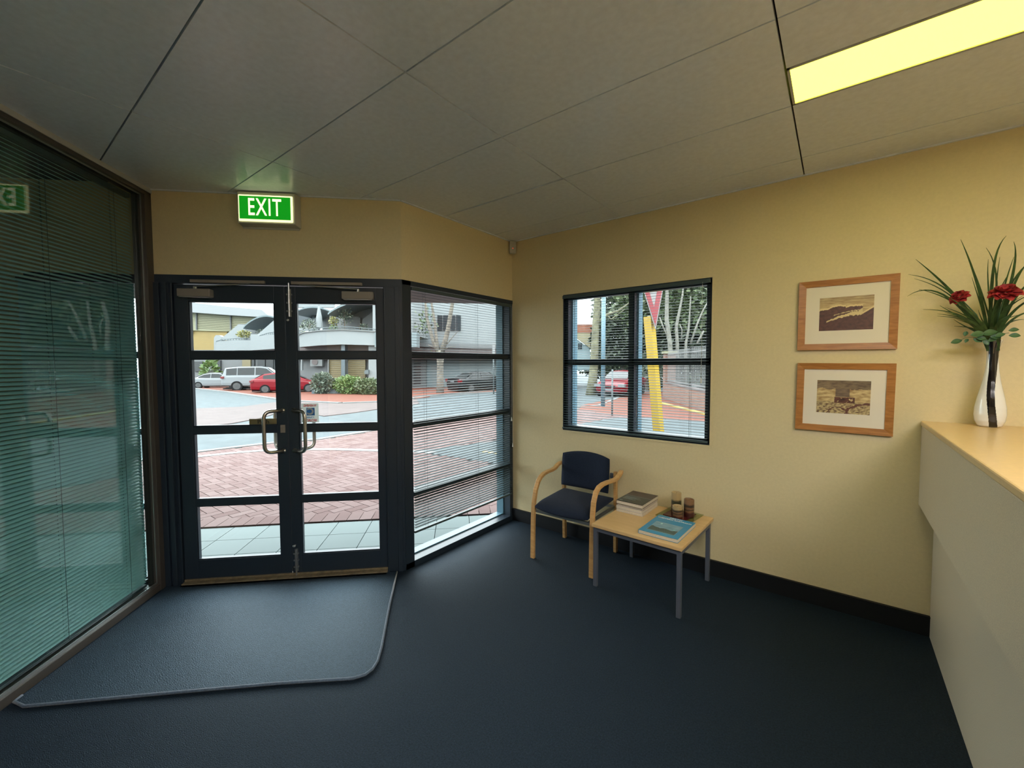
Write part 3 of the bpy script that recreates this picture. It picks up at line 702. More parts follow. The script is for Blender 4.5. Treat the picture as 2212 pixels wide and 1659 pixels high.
for (h, cov, lab, dx, dy, rz, w_, l_) in ((.020, 'bk4', 'pale softcover book, lowest of the stack on the side table', .002, -.004, -2, .198, .288), (.019, 'bk3', 'cream softcover book, second from the bottom of the stack', -.002, 0, -3.2, .196, .284), (.013, 'bk2', 'thin mauve backed book just under the dark top book', .0, .004, -1.5, .197, .282), (.026, 'bk1', 'thick dark covered book on top of the stack', 0, 0, -2.5, .200, .290)):
    bk = book(BX+dx, BY+dy, bz, w_, l_, h, rz, cov, lab, g_); bz += h+.0006
zt = .0262
b_ = MB(); b_.box(-.098, .098, -.143, .02, zt, zt+.0003); b_.build('cover_band', M['bkgreen'], bk, local=True)
b_ = MB(); b_.box(-.099, .099, .018, .0205, zt+.0002, zt+.0006)
for k in range(5): b_.box(-.085, -.085+[.11, .09, .13, .07, .10][k], -.015-.014*k, -.012-.014*k, zt+.0004, zt+.0007)
b_.box(-.085, -.062, -.125, -.113, zt+.0004, zt+.0007); b_.build('cover_print', M['bktxt'], bk, local=True)
bx = book(1.620, -.462, TZ+.001, .245, .345, .024, -2.5, 'bkblue', 'blue travel book with a city photograph lying on the side table', None)
def city(u, v):
    hz = .42+.04*math.sin(u*14)+.06*noise.noise(Vector((u*9, 1.3, 0)))-.12*u*0
    if v < .12: c = (.06, .13, .14)
    elif v < hz: n = noise.noise(Vector((u*22, v*22, 3)))*.5+.5; c = (.02+.05*n, .045+.09*n, .05+.08*n)
    else: n = noise.noise(Vector((u*4, v*6, 7)))*.5+.5; c = (.10+.16*n, .26+.16*n, .36+.14*n)
    if .20 < u < .27 and .82 < v < .93: c = (.5, .75, .7)
    if .80 < u < .9 and .44 < v < .56: c = (.22, .5, .5)
    return c
picture('cover_photograph', (-.085, -.128, .0246), Vector((.168, 0, 0)), Vector((0, .165, 0)), 60, 40, city, M['cover'], None).parent = bx
b_ = MB()
for q in ((-.087, .085, -.130, -.128), (-.087, .085, .037, .039), (-.087, -.085, -.13, .039), (.083, .085, -.13, .039)): b_.box(q[0], q[1], q[2], q[3], .0242, .0249)
b_.build('photograph_border', M['bktxt'], bx, local=True)
def flat_text(t, size, x, y, z, m_, par, bold=.0005, sp=1.0, sx=1.0):
    q = textmb(t, size, (x, y, z), Vector((sx, 0, 0)), Vector((0, 1, 0)), ext=.0002, bold=bold, spacing=sp); o = q.build('lettering', M[m_], par, local=True); return o
flat_text('PERTH', .024, .002, .150, .0246, 'white', bx, .0012, 1.15, 1.05); flat_text('WESTERN AUSTRALIA', .0215, .002, .122, .0246, 'white', bx, .001, 1.05, 1.0)
r_ = book(1.622, -.455, TZ+.0255, .01, .01, .01, 0, 'bkblue', 'x') if False else None

# ---------------------------------------------------------------- candle tray and candles
tray = thing('candle_tray', (1.605, -.150, TZ+.001), math.radians(-8), 'square glass candle tray with dark red centre behind the blue book', 'tray')
b_ = MB(); b_.box(-.120, .120, -.120, .120, 0, .006); b_.build('glass_plate', M['tray'], tray, local=True)
b_ = MB(); b_.box(-.082, .082, -.085, .085, .0065, .010); b_.build('centre_pad', M['maroon'], tray, local=True)
def cand_mat(name, stops):
    m = bpy.data.materials.new(name); m.use_nodes = True; t = m.node_tree; b = t.nodes['Principled BSDF']
    tx = t.nodes.new('ShaderNodeTexCoord'); sp = t.nodes.new('ShaderNodeSeparateXYZ'); n = t.nodes.new('ShaderNodeTexNoise'); n.inputs['Scale'].default_value = 40
    mu = t.nodes.new('ShaderNodeMath'); mu.operation = 'MULTIPLY_ADD'; mu.inputs[1].default_value = .14; ad = t.nodes.new('ShaderNodeMath'); ad.operation = 'ADD'; ad.inputs[1].default_value = -.07
    r = t.nodes.new('ShaderNodeValToRGB'); t.links.new(tx.outputs['Generated'], sp.inputs[0]); t.links.new(tx.outputs['Object'], n.inputs[0]); t.links.new(n.outputs['Fac'], mu.inputs[0]); t.links.new(sp.outputs['Z'], mu.inputs[2])
    t.links.new(mu.outputs[0], ad.inputs[0]); t.links.new(ad.outputs[0], r.inputs[0]); t.links.new(r.outputs[0], b.inputs['Base Color']); b.inputs['Roughness'].default_value = .45
    e = r.color_ramp.elements; e[0].position = stops[0][0]; e[0].color = stops[0][1]+(1,); e[1].position = stops[1][0]; e[1].color = stops[1][1]+(1,)
    for p_, c in stops[2:]: q = e.new(p_); q.color = c+(1,)
    return m
cm = (.42, .30, .14); dk = (.035, .022, .013); gn = (.035, .035, .015); mr = (.05, .010, .008); tn = (.22, .115, .055)
cms = [cand_mat('banded wax tall', [(0, mr), (.20, mr), (.26, tn), (.33, dk), (.40, tn), (.46, gn), (.60, gn), (.68, cm), (1, cm)]),
       cand_mat('banded wax medium', [(0, mr), (.22, mr), (.32, tn), (.42, dk), (.50, tn), (.58, dk), (.68, dk), (.76, tn), (1, tn)]),
       cand_mat('banded wax short', [(0, mr), (.2, tn), (.3, dk), (.42, tn), (.52, dk), (.62, dk), (.74, cm), (1, cm)])]
for (x, y, h, cmat, lab) in ((1.577, -.135, .148, cms[0], 'tall banded candle with a cream top, tallest of three on the tray'), (1.668, -.150, .120, cms[1], 'medium brown banded candle, right of the three on the tray'), (1.606, -.205, .076, cms[2], 'short banded candle at the front of the tray')):
    r = thing('candle', (x, y, TZ+.0115), 0, lab, 'candle', 'banded candles on the tray')
    b = MB(); R = .0335; b.lathe([(R, 0), (R, h-.003), (R-.003, h), (R-.007, h-.001), (R-.010, h-.008), (.001, h-.011)], (0, 0, 0), 32); b.build('wax', cmat, r, local=True, smooth=False)
    b = MB(); b.tube([(0, 0, h-.012), (.001, 0, h-.002)], .0008, 5); b.build('wick', M['ink'], r, local=True)

# ---------------------------------------------------------------- pictures
def frame(xc, zc, w_, h_, label, rot, fn):
    r = thing('framed_picture', (xc, 0, zc), 0, label, 'picture', None); r.rotation_euler = (0, math.radians(rot), 0)
    t, dp = .037, .022
    b = MB()
    for s in (-1, 1):   # mitred sides
        o, i = w_/2, w_/2-t; O, I = h_/2, h_/2-t
        b.hexa([Vector(q) for q in ((s*o, -dp, -O), (s*i, -dp+.004, -I), (s*i, -.001, -I), (s*o, -.001, -O), (s*o, -dp, O), (s*i, -dp+.004, I), (s*i, -.001, I), (s*o, -.001, O))])
        b.hexa([Vector(q) for q in ((-o, -dp, s*O), (-i, -dp+.004, s*I), (-i, -.001, s*I), (-o, -.001, s*O), (o, -dp, s*O), (i, -dp+.004, s*I), (i, -.001, s*I), (o, -.001, s*O))])
    b.build('frame', M['oak'], r, local=True)
    b = MB(); b.box(-w_/2+t, w_/2-t, -.012, -.010, -h_/2+t, h_/2-t); b.build('mat_board', M['matboard'], r, local=True)
    o = picture('print', (-.1255, -.0125, -.094), Vector((.251, 0, 0)), Vector((0, 0, .197)), 110, 86, fn, M['pic'], None); o.parent = r
    return r
def fb(x, y, o=4, z=0):
    return noise.fractal(Vector((x, y, z)), 1.0, 2.1, o)
dkc = Vector((.085, .030, .022)); md = Vector((.30, .17, .065)); lt = Vector((.66, .52, .26))
def seaA(u, v):
    n = fb(u*5, v*26, 5); top = .70+.05*fb(u*5, 2.2)-.10*(u-.5)*0
    if u < .5: top = .60+.12*min(1, u*3)+.03*fb(u*9, .3)
    else: top = .68-.0*u+.03*fb(u*9, .3)
    if u > .80: top = .60+.9*(u-.9)*1.0-.05
    if v > top:
        c = md.lerp(lt, min(1, max(0, .45+.55*n)))*(.75+.25*min(1, (1-v)*4))
        if v < top+.045: c = lt*1.05
        return tuple(c)
    # crescent of foam
    cl = .27+.62*(u-.14)-.38*(u-.14)**2*1.0; th = .030+.11*max(0, u-.2)*(1 if u < .78 else 0)
    if .14 < u < .84 and abs(v-cl+.0) < th*(.7+.5*fb(u*20, v*20)): return tuple(lt)
    up_ = .46+.42*(u-.28)-.32*(u-.28)**2
    if .28 < u < .80 and abs(v-up_) < .012+.012*fb(u*30, v*9): return tuple(lt*.9)
    if u > .76 and v > .42+(u-.76)*.9 and v < .60+(u-.76)*.9: return tuple(lt*.95)
    return tuple(dkc*(1+.5*fb(u*14, v*14)))
def seaB(u, v):
    n = fb(u*7, v*16, 5, 4)
    if v > .74+.05*fb(u*6, 1): return tuple((Vector((.13, .085, .055)).lerp(Vector((.24, .17, .10)), max(0, min(1, .5+n))))*(1.1-.3*u))
    if .36 < u < .62 and v > .50: return tuple(Vector((.16, .11, .075))*(1+.4*n))
    if .34 < u < .72 and .32 < v < .5 and fb(u*11, v*11, 3) > -.35: return tuple(dkc*(1.1+n))
    for k, (cx, cy, rr_) in enumerate(((.92, -.12, .38), (.40, -.05, .21))):
        d = math.hypot(u-cx, (v-cy)*.9)+.03*fb(u*9, v*9, 3, 2)
        if abs(d-rr_) < (.024, .010)[k]: return tuple(dkc*1.4)
    if v < .36: q = fb(u*18, v*24, 4, 9); return tuple(dkc.lerp(lt*.9, max(0, min(1, .55+.9*q))))
    return tuple(md.lerp(lt, max(0, min(1, .55+.8*n))))
frame(2.493, 1.794, .462, .418, 'honey timber framed sepia seascape with a foam crescent, upper of the two', .3, seaA)
frame(2.492, 1.299, .458, .412, 'honey timber framed sepia rocky shore print, lower of the two', .6, seaB)

# ---------------------------------------------------------------- reception counter
CT = 1.188
root = thing('reception_counter', (3.2, -2.2, 0), 0, 'beige laminate reception counter with pale timber top at the right', 'counter')
b_ = MB(); b_.box(2.900, 3.30, -4.6, -.001, 0, .74); b_.build('base_panel', M['counter'], root)
b_ = MB(); b_.box(2.836, 3.42, -4.6, -.001, .722, CT-.028); b_.build('fascia', M['counter'], root, bevel=.004)
b_ = MB(); b_.box(2.832, 3.42, -4.6, -.001, CT-.028, CT); b_.build('counter_top', M['ctop'], root, bevel=.006)

# ---------------------------------------------------------------- vase and flowers
VX, VY = 3.066, -.100
toc = (Vector((CAM.x, CAM.y, 0))-Vector((VX, VY, 0))).normalized(); vang = math.atan2(toc.y, toc.x)
prof = [(.048, 0), (.062, .006), (.076, .03), (.081, .06), (.079, .095), (.069, .14), (.056, .185), (.044, .23), (.035, .28), (.030, .33), (.0285, .36), (.032, .39), (.040, .415), (.046, .428), (.042, .428), (.030, .40), (.024, .36), (.022, .30)]
def resample(pr, n):
    out = []
    for i in range(len(pr)-1):
        for k in range(n): t = k/n; out.append((pr[i][0]*(1-t)+pr[i+1][0]*t, pr[i][1]*(1-t)+pr[i+1][1]*t))
    return out+[pr[-1]]
prof = [(r*.69, z) for r, z in prof]; pr = resample(prof, 6); N_ = 240
def vm(j, k):
    r, z = pr[j]
    if j > 13*6: return 1
    ang = 2*math.pi*(k+.5)/N_-vang; ang = (ang+math.pi) % (2*math.pi)-math.pi
    off = .012*math.cos(z*13)*max(0, 1-z/.27)+.003*min(1, z/.3); hw = .0135+.06*max(0, z-.30)
    lat = math.sin(-ang)*r*-1
    return 1 if abs(lat-off*1) < hw and abs(ang) < math.pi/2 else 0
root = thing('vase', (VX, VY, CT), 0, 'white teardrop vase with a black swoosh on the counter top', 'vase')
b_ = MB(); b_.lathe(pr, (0, 0, 0), N_, matf=vm); b_.build('vase_body', [M['vase'], M['vblack']], root, local=True, smooth=True)
fr_ = thing('flower_arrangement', (VX, VY, CT+.40), 0, 'silk arrangement of red roses and long grass blades in the vase', 'flowers')
RD = Vector((-toc.y, toc.x, 0)); RD = RD if RD.dot(RH) > 0 else -RD         # image right, level
def vpx(px, py, dep=0):     # offset in the vase's own upright plane
    d = fw*FPX+rr*(px-1106)-uu*(py-829.5); o = Vector((VX, VY, 0))+toc*dep
    return CAM+d*((o-CAM).dot(toc)/d.dot(toc))
neck = Vector((VX, VY, CT+.425))
def blade(P, w0, b):
    n = len(P); pts = []; N2 = 14
    def bez(t):
        Q = [Vector(q) for q in P]
        while len(Q) > 1: Q = [a*(1-t)+c*t for a, c in zip(Q, Q[1:])]
        return Q[0]
    L_, R_ = [], []
    C = [bez(k/N2) for k in range(N2+1)]
    for k in range(N2+1):
        t = (C[min(k+1, N2)]-C[max(k-1, 0)]).normalized(); sd = t.cross(toc)
        if sd.length < 1e-3: sd = RD
        sd = (sd.normalized()+toc*.25).normalized(); wv = w0*(1-(k/N2)**2.2)*(.6+.4*min(1, k/4))+.0006
        L_.append(b.p(C[k]-sd*wv)); R_.append(b.p(C[k]+sd*wv)); 
    for k in range(N2): b.face([L_[k], R_[k], R_[k+1], L_[k+1]])
tips = [((1978, 560), (2040, 610), 7), ((1962, 593), (2040, 600), 4), ((1960, 640), (2020, 598), 5), ((1975, 602), (2050, 620), 3), ((1985, 625), (2060, 640), 4), ((2075, 517), (2100, 570), 5), ((2100, 575), (2118, 620), 3),
        ((2174, 509), (2137, 545), 6), ((2190, 522), (2205, 560), 6), ((2130, 535), (2165, 580), 4), ((2135, 560), (2130, 600), 3), ((2160, 555), (2150, 610), 3), ((2190, 555), (2170, 610), 4), ((2225, 560), (2190, 600), 6), ((2240, 600), (2200, 620), 6), ((2250, 640), (2200, 650), 6), ((2255, 670), (2200, 670), 5), ((2215, 690), (2180, 690), 4), ((2240, 555), (2180, 590), 4), ((2030, 660), (2080, 690), 5), ((2045, 640), (2090, 680), 5), ((2060, 690), (2095, 715), 4)]
for k in range(26):
    a = random.uniform(-1.15, 1.15); L = random.uniform(70, 165); tips.append(((2125+math.sin(a)*L, 745-math.cos(a)*L), (2125+math.sin(a*.55)*L*.6, 745-math.cos(a*.55)*L*.6), random.uniform(3, 6)))
for i, (tp, ct_, w_) in enumerate(tips):
    dp = random.uniform(-.03, .16); b = MB()
    base = neck+RD*random.uniform(-.02, .02)+toc*random.uniform(-.012, .02)-Z*.05
    mid = neck+(vpx(*ct_, dp*.5)-neck)*.45+Z*.03
    tipv = vpx(*tp, dp); tipv.y = min(tipv.y, -.012); ctv = vpx(*ct_, dp*.8); ctv.y = min(ctv.y, -.012)
    blade([base, mid, ctv, tipv], w_*.0011, b); b.build('grass_blade', M['leafd'], fr_, smooth=True)
def rose(px, py, size, dep, face_, openv):
    c = vpx(px, py, dep); ax = face_.normalized(); e1 = ax.orthogonal().normalized(); e2 = ax.cross(e1); b = MB()
    for ring, (n, r0, tilt, ps) in enumerate(((4, .10, 80, .42), (5, .22, 66, .55), (6, .38, 48, .68), (7, .55, 26, .80), (8, .68, 6, .85))):
        tilt *= openv
        for k in range(n):
            a = 2*math.pi*(k+.3*ring+random.uniform(-.1, .1))/n; rad = e1*math.cos(a)+e2*math.sin(a); tg_ = ax.cross(rad)
            t = math.radians(tilt+random.uniform(-8, 8)); outd = rad*math.cos(t)+ax*math.sin(t); up_ = ax*math.cos(t)-rad*math.sin(t); L = size*ps
            G = []
            for i in range(5):
                row = []
                for j in range(5):
                    u = i/4; v = (j-2)/2; wv = math.sin(math.pi*min(.92, .12+u*.75))*size*ps*.62
                    q = c+rad*size*r0*.3+outd*L*u*(1-.12*v*v)+tg_*wv*v+up_*(L*.22*v*v-L*.30*u*u*(1 if ring > 2 else -.2))+ax*(size*.25*(1-ring/5)-.15*size)
                    row.append(b.p(q))
                G.append(row)
            for i in range(4):
                for j in range(4): b.face([G[i][j], G[i][j+1], G[i+1][j+1], G[i+1][j]])
    o = b.build('rose', M['rose'], fr_, smooth=True)
    s_ = MB(); P = [neck-Z*.04, neck+(c-neck)*.5+Z*.02, c-ax*size*.3]; s_.tube(P, .003, 6); s_.build('stem', M['leafr'], o)
    g = MB()
    for k in range(5):
        a = 2*math.pi*k/5; g.leaf(c-ax*size*.2, (e1*math.cos(a)+e2*math.sin(a))-ax*.2, size*.10, size*.8, ax)
    g.build('sepal', M['leafr'], o)
rose(2071, 641, .040, .10, Z*.55+toc*.6-RD*.35, .9)
rose(2172, 630, .056, .12, Z*.8+toc*.5+RD*.05, .55)
def rleaf(px, py, ang, L, dep=.08, fold=.5):
    c = vpx(px, py, dep); d = RD*math.cos(ang)+Z*math.sin(ang); n = (toc*.8+Z*.5).normalized(); sd = d.cross(n).normalized(); b = MB(); l0 = [b.p(c+d*(t-.5)*L+sd*math.sin(math.pi*t)**.8*L*.36+n*.004*math.sin(math.pi*t)) for t in [k/8 for k in range(9)]]; md_ = [b.p(c+d*(t-.5)*L-n*.002) for t in [k/8 for k in range(9)]]; l1 = [b.p(c+d*(t-.5)*L-sd*math.sin(math.pi*t)**.8*L*.36+n*.004*math.sin(math.pi*t)) for t in [k/8 for k in range(9)]]
    for k in range(8): b.face([md_[k], md_[k+1], l0[k+1], l0[k]]); b.face([l1[k], l1[k+1], md_[k+1], md_[k]])
    b.build('round_leaf', M['leafr'], fr_, smooth=True)
for q in (*[(a, b_0, c, d*.72) for a, b_0, c, d in ((2066, 738, .25, .058), (2086, 721, 1.3, .036), (2088, 736, 1.1, .030), (2190, 713, .1, .046), (2192, 725, -.1, .052), (2112, 722, .1, .07), (2138, 719, .2, .07), (2120, 731, -.3, .05), (2145, 733, .6, .05), (2112, 735, 2.6, .05), (2150, 728, -.2, .05), (2160, 724, .3, .05), (2130, 739, -1, .045))],): rleaf(*q)
b_ = MB(); b_.tube([neck, vpx(2100, 728, .08), vpx(2085, 730, .08), vpx(2074, 735, .08)], .0013, 5); b_.tube([neck, vpx(2160, 722, .06), vpx(2180, 719, .06)], .0013, 5); b_.build('twig', M['leafr'], fr_)

# ================================================================ OUTDOORS
def gpoly(b, pts, off, th=.0):      # street-level slab from ground points, raised by off
    P = [Vector((p[0], p[1], gz(p[0], p[1])+off)) for p in pts]
    a = sum((P[i].x*P[(i+1) % len(P)].y-P[(i+1) % len(P)].x*P[i].y) for i in range(len(P)))
    if a < 0: P = P[::-1]
    b.prism([q-Z*.3 for q in P], Z*.3); return b
def E(*a): q = eg(*a); return (q.x, q.y)
b_ = MB(); gpoly(b_, [FX['D'](-90, 0, 0)[:2], FX['D'](90, 0, 0)[:2], (FX['D'](90, -140, 0))[:2], FX['D'](-90, -140, 0)[:2]], 0)
b_.v = b_.v; struct(b_, 'road', M['asph'])
def DF(a, t): q = FX['D'](a, -t, 0); return (q.x, q.y)
# entrance pavers
T1 = 1.12
b_ = MB()
def blk(b, A, Bv, Cv, off=.0, gap=.003, h=.03):    # paver with corner A and edge vectors
    n1 = Bv.normalized()*gap; n2 = Cv.normalized()*gap
    pts = [A+n1+n2, A+Bv-n1+n2, A+Bv+Cv-n1-n2, A+Cv+n1-n2]; P = [Vector((p.x, p.y, gz(p.x, p.y)+off)) for p in pts]
    b.prism([q-Z*h for q in P], Z*h)
sq = .315; k = -5
for i in range(-8, 22):
    for j in range(4):
        t0 = T1-.315*(j+1); t1 = t0+sq
        if t0 < -.0: t0 = 0
        A = FX['D'](-.9+i*sq+.10, -t0, 0); blk(b_, A, Vector((-s2, -s2, 0))*sq, NO*(t1-t0), .022)
base_ = MB(); gpoly(base_, [DF(-3.6, 0.0), DF(6.5, 0.0), DF(6.5, T1), DF(-3.6, T1)], .012)
# keep pavers clear of the building corner
def inside_bldg(p): return (p.x > -.13 and p.y < .17) or ((p-C1).dot(NO) < .125 and (p-C1).dot(Vector((-s2, -s2, 0))) > -.05)
def prune(b):
    keepf = []
    for f in range(0, len(b.f), 6):
        ids = set(i for ff in b.f[f:f+6] for i in ff); c = sum((b.v[i] for i in ids), Vector())/len(ids)
        if not inside_bldg(c): keepf += b.f[f:f+6]
    b.f = keepf; b.mi = [0]*len(keepf); return b
struct(prune(b_), 'path', M['tile'])
# herringbone forecourt
def inpoly(p, poly):
    c = False; n = len(poly); j = n-1
    for i in range(n):
        xi, yi = poly[i]; xj, yj = poly[j]
        if (yi > p[1]) != (yj > p[1]) and p[0] < (xj-xi)*(p[1]-yi)/(yj-yi)+xi: c = not c
        j = i
    return c
kerbline = [E(300, 1000), E(350, 993), E(412, 983), E(500, 972), E(600, 960), E(690, 953), E(818, 932), E(895, 914), E(1000, 901), E(1100, 888)]
far_r = [(-5.2, 12.6), (-6.5, 17.5), (-8.5, 22)]
lane = [(-3.55, 1.72), (-3.15, 3.2), (-3.1, 5.5), (-2.9, 8.6), (-2.0, 9.3), (-.4, 9.2), (3, 9.0), (9, 9.0), (9, .9), (1, 1.55), (-1.85, 1.82)]
court = [DF(-2.6, T1), DF(6.4, T1)]+[kerbline[0]]+kerbline[1:]+far_r+[(-6.5, 26), (-3.6, 17.2), (-.6, 12.0), (3, 8.9), (9, 9), (9, 1.0)]
def herring(b, poly, ang, bw=.115, off=.03, ext=26, excl=None):
    O = Vector((C1.x, C1.y, 0)); ca, sa = math.cos(ang), math.sin(ang); ex = Vector((ca, sa, 0)); ey = Vector((-sa, ca, 0)); n = int(ext/bw)
    for i in range(-n, n):
        for j in range(-n, n):
            # 90 degree herringbone
            k_ = (i-j) % 4
            if k_ == 0: A = O+ex*i*bw+ey*j*bw; Bv, Cv = ex*bw*2, ey*bw
            elif k_ == 3: A = O+ex*i*bw+ey*j*bw; Bv, Cv = ex*bw, ey*bw*2
            else: continue
            c = A+(Bv+Cv)*.5
            if (c-Vector((CAM.x, CAM.y, 0))).length > ext: continue
            if not inpoly((c.x, c.y), poly): continue
            if excl and inpoly((c.x, c.y), excl): continue
            blk(b, A, Bv, Cv, off, .0035, .03)
b_ = MB(); herring(b_, court[:2]+kerbline+[(-5.0, 10.5), (-3.0, 9.6), (-1.5, 9.4), (9, 9.4), (9, 1)], math.radians(135+45), excl=lane)
# trim: strip along the path is laid as a soldier course
keep = []
SC = MB()
for i in range(-22, 60): blk(SC, FX['D'](i*.118, -T1-.01, 0), Vector((-s2, -s2, 0))*.118, NO*.235, .034, .003)
def soldier_ok(c): return (c-C1).dot(NO) > T1+.19
kf = []
for f in range(0, len(b_.f), 6):
    ids = set(i for ff in b_.f[f:f+6] for i in ff); c = sum((b_.v[i] for i in ids), Vector())/len(ids)
    if soldier_ok(c) and not inside_bldg(c): kf += b_.f[f:f+6]
b_.f = kf
off_ = len(b_.v); b_.v += SC.v; b_.f += [tuple(i+off_ for i in f) for f in prune(SC).f]; b_.mi = [0]*len(b_.f)
struct(b_, 'footpath', M['brick'])
mo = MB(); gpoly(mo, court, .010); struct(mo, 'footpath_base', M['mortar'])
ln = MB(); gpoly(ln, lane, .034); struct(ln, 'driveway', M['asph'])
far_brick = MB(); gpoly(far_brick, [(-5.0, 10.4), (-3.0, 9.55), (-.4, 9.35), (3, 9.2), (9, 9.2), (9, 14), (-.6, 12.0), (-3.6, 17.2), (-6.5, 26), (-8.5, 22), (-6.5, 17.5), (-6.0, 12.6)], .028); struct(far_brick, 'footpath_far', M['brickr'])
# kerbs
def strip(b, P, w_, off, side=1):
    for A, B in zip(P, P[1:]):
        A = Vector((A[0], A[1], 0)); B = Vector((B[0], B[1], 0)); d = (B-A).normalized(); n = Vector((-d.y, d.x, 0))*w_*side
        q = [A, B, B+n, A+n]; gpoly(b, [(p.x, p.y) for p in q], off)
b_ = MB(); strip(b_, kerbline+far_r, .14, .045, 1); struct(b_, 'kerb', M['kerb'])
b_ = MB(); band = [E(340, 1008), E(419, 993), E(510, 983), E(600, 976), E(720, 976), E(819, 979), E(895, 981), E(940, 984)]
strip(b_, band, .17, .036, 1); struct(b_, 'paving_band', M['kerb'])
b_ = MB()
for k in range(5):
    p0 = Vector((-2.55+k*.16, 2.42+.0*k, 0)); gpoly(b_, [(p0.x, p0.y-.05), (p0.x+.12, p0.y-.05), (p0.x+.12, p0.y+.06), (p0.x, p0.y+.06)], .040)
struct(b_, 'lane_marking', M['yel'])
# island and far paving
isl = [E(330, 928), E(420, 925), E(500, 916), E(560, 905), E(600, 893), E(640, 888), E(700, 900), E(760, 893), E(822, 884), E(880, 880), E(905, 872), E(900, 862), E(880, 860), E(820, 870), E(740, 871), E(660, 865), E(600, 869), E(520, 880), E(430, 883), E(330, 886)]
b_ = MB(); gpoly(b_, isl, .025); struct(b_, 'traffic_island', mat('pale pink paving', (.082, .066, .064), .7, spec=.08, nz=.12, sc=2))
b_ = MB(); gpoly(b_, [E(640, 866), E(740, 871), E(825, 869), E(880, 861), E(905, 862), E(960, 852), E(1100, 846), E(1100, 838), E(1000, 838), E(880, 838), E(640, 838), E(560, 836), E(400, 823), E(340, 822), E(340, 832), E(408, 838), E(500, 848), E(590, 860)], .055); struct(b_, 'far_footpath', M['brickr'])
b_ = MB(); fk = [E(340, 832), E(408, 838), E(500, 848), E(590, 861), E(640, 867), E(740, 872), E(825, 869), E(890, 861), E(960, 853), E(1100, 846)]; strip(b_, fk, .25, .07, -1); struct(b_, 'far_kerb', M['kerb'])

# canopy over the entrance
b_ = MB(); cp = [DF(-3.2, 1.16), DF(6.5, 1.16), DF(6.5, .0), DF(0, .0), (-.0, .0), (0.6, .15), (1.2, .2), DF(-3.2, .9)]
b_.prism([(x, y, 2.13) for x, y in cp[:4]+[(-.005, -.0), (0, .17), DF(-2.2, .20)][:0]][::-1] if False else [(x, y, 2.115) for x, y in (DF(-.93, 1.16), DF(6.5, 1.16), DF(6.5, .16), DF(0.06, .16), (-.165, -1.2), (-.165, -.0))], (0, 0, .55))
struct(b_, 'soffit', M['soffit'])
# upper storey so that no sky light leaks over the ceiling
b_ = MB(); b_.prism([(x, y, HC+.14) for x, y in [(-.14, .16), (XR+.15, .16), (XR+.15, YB-.15), (-3.9, YB-.15), (-4.2, -5.1), (-.14, -1.15)][::-1]], (0, 0, .3)); struct(b_, 'roof', M['bwhite'])

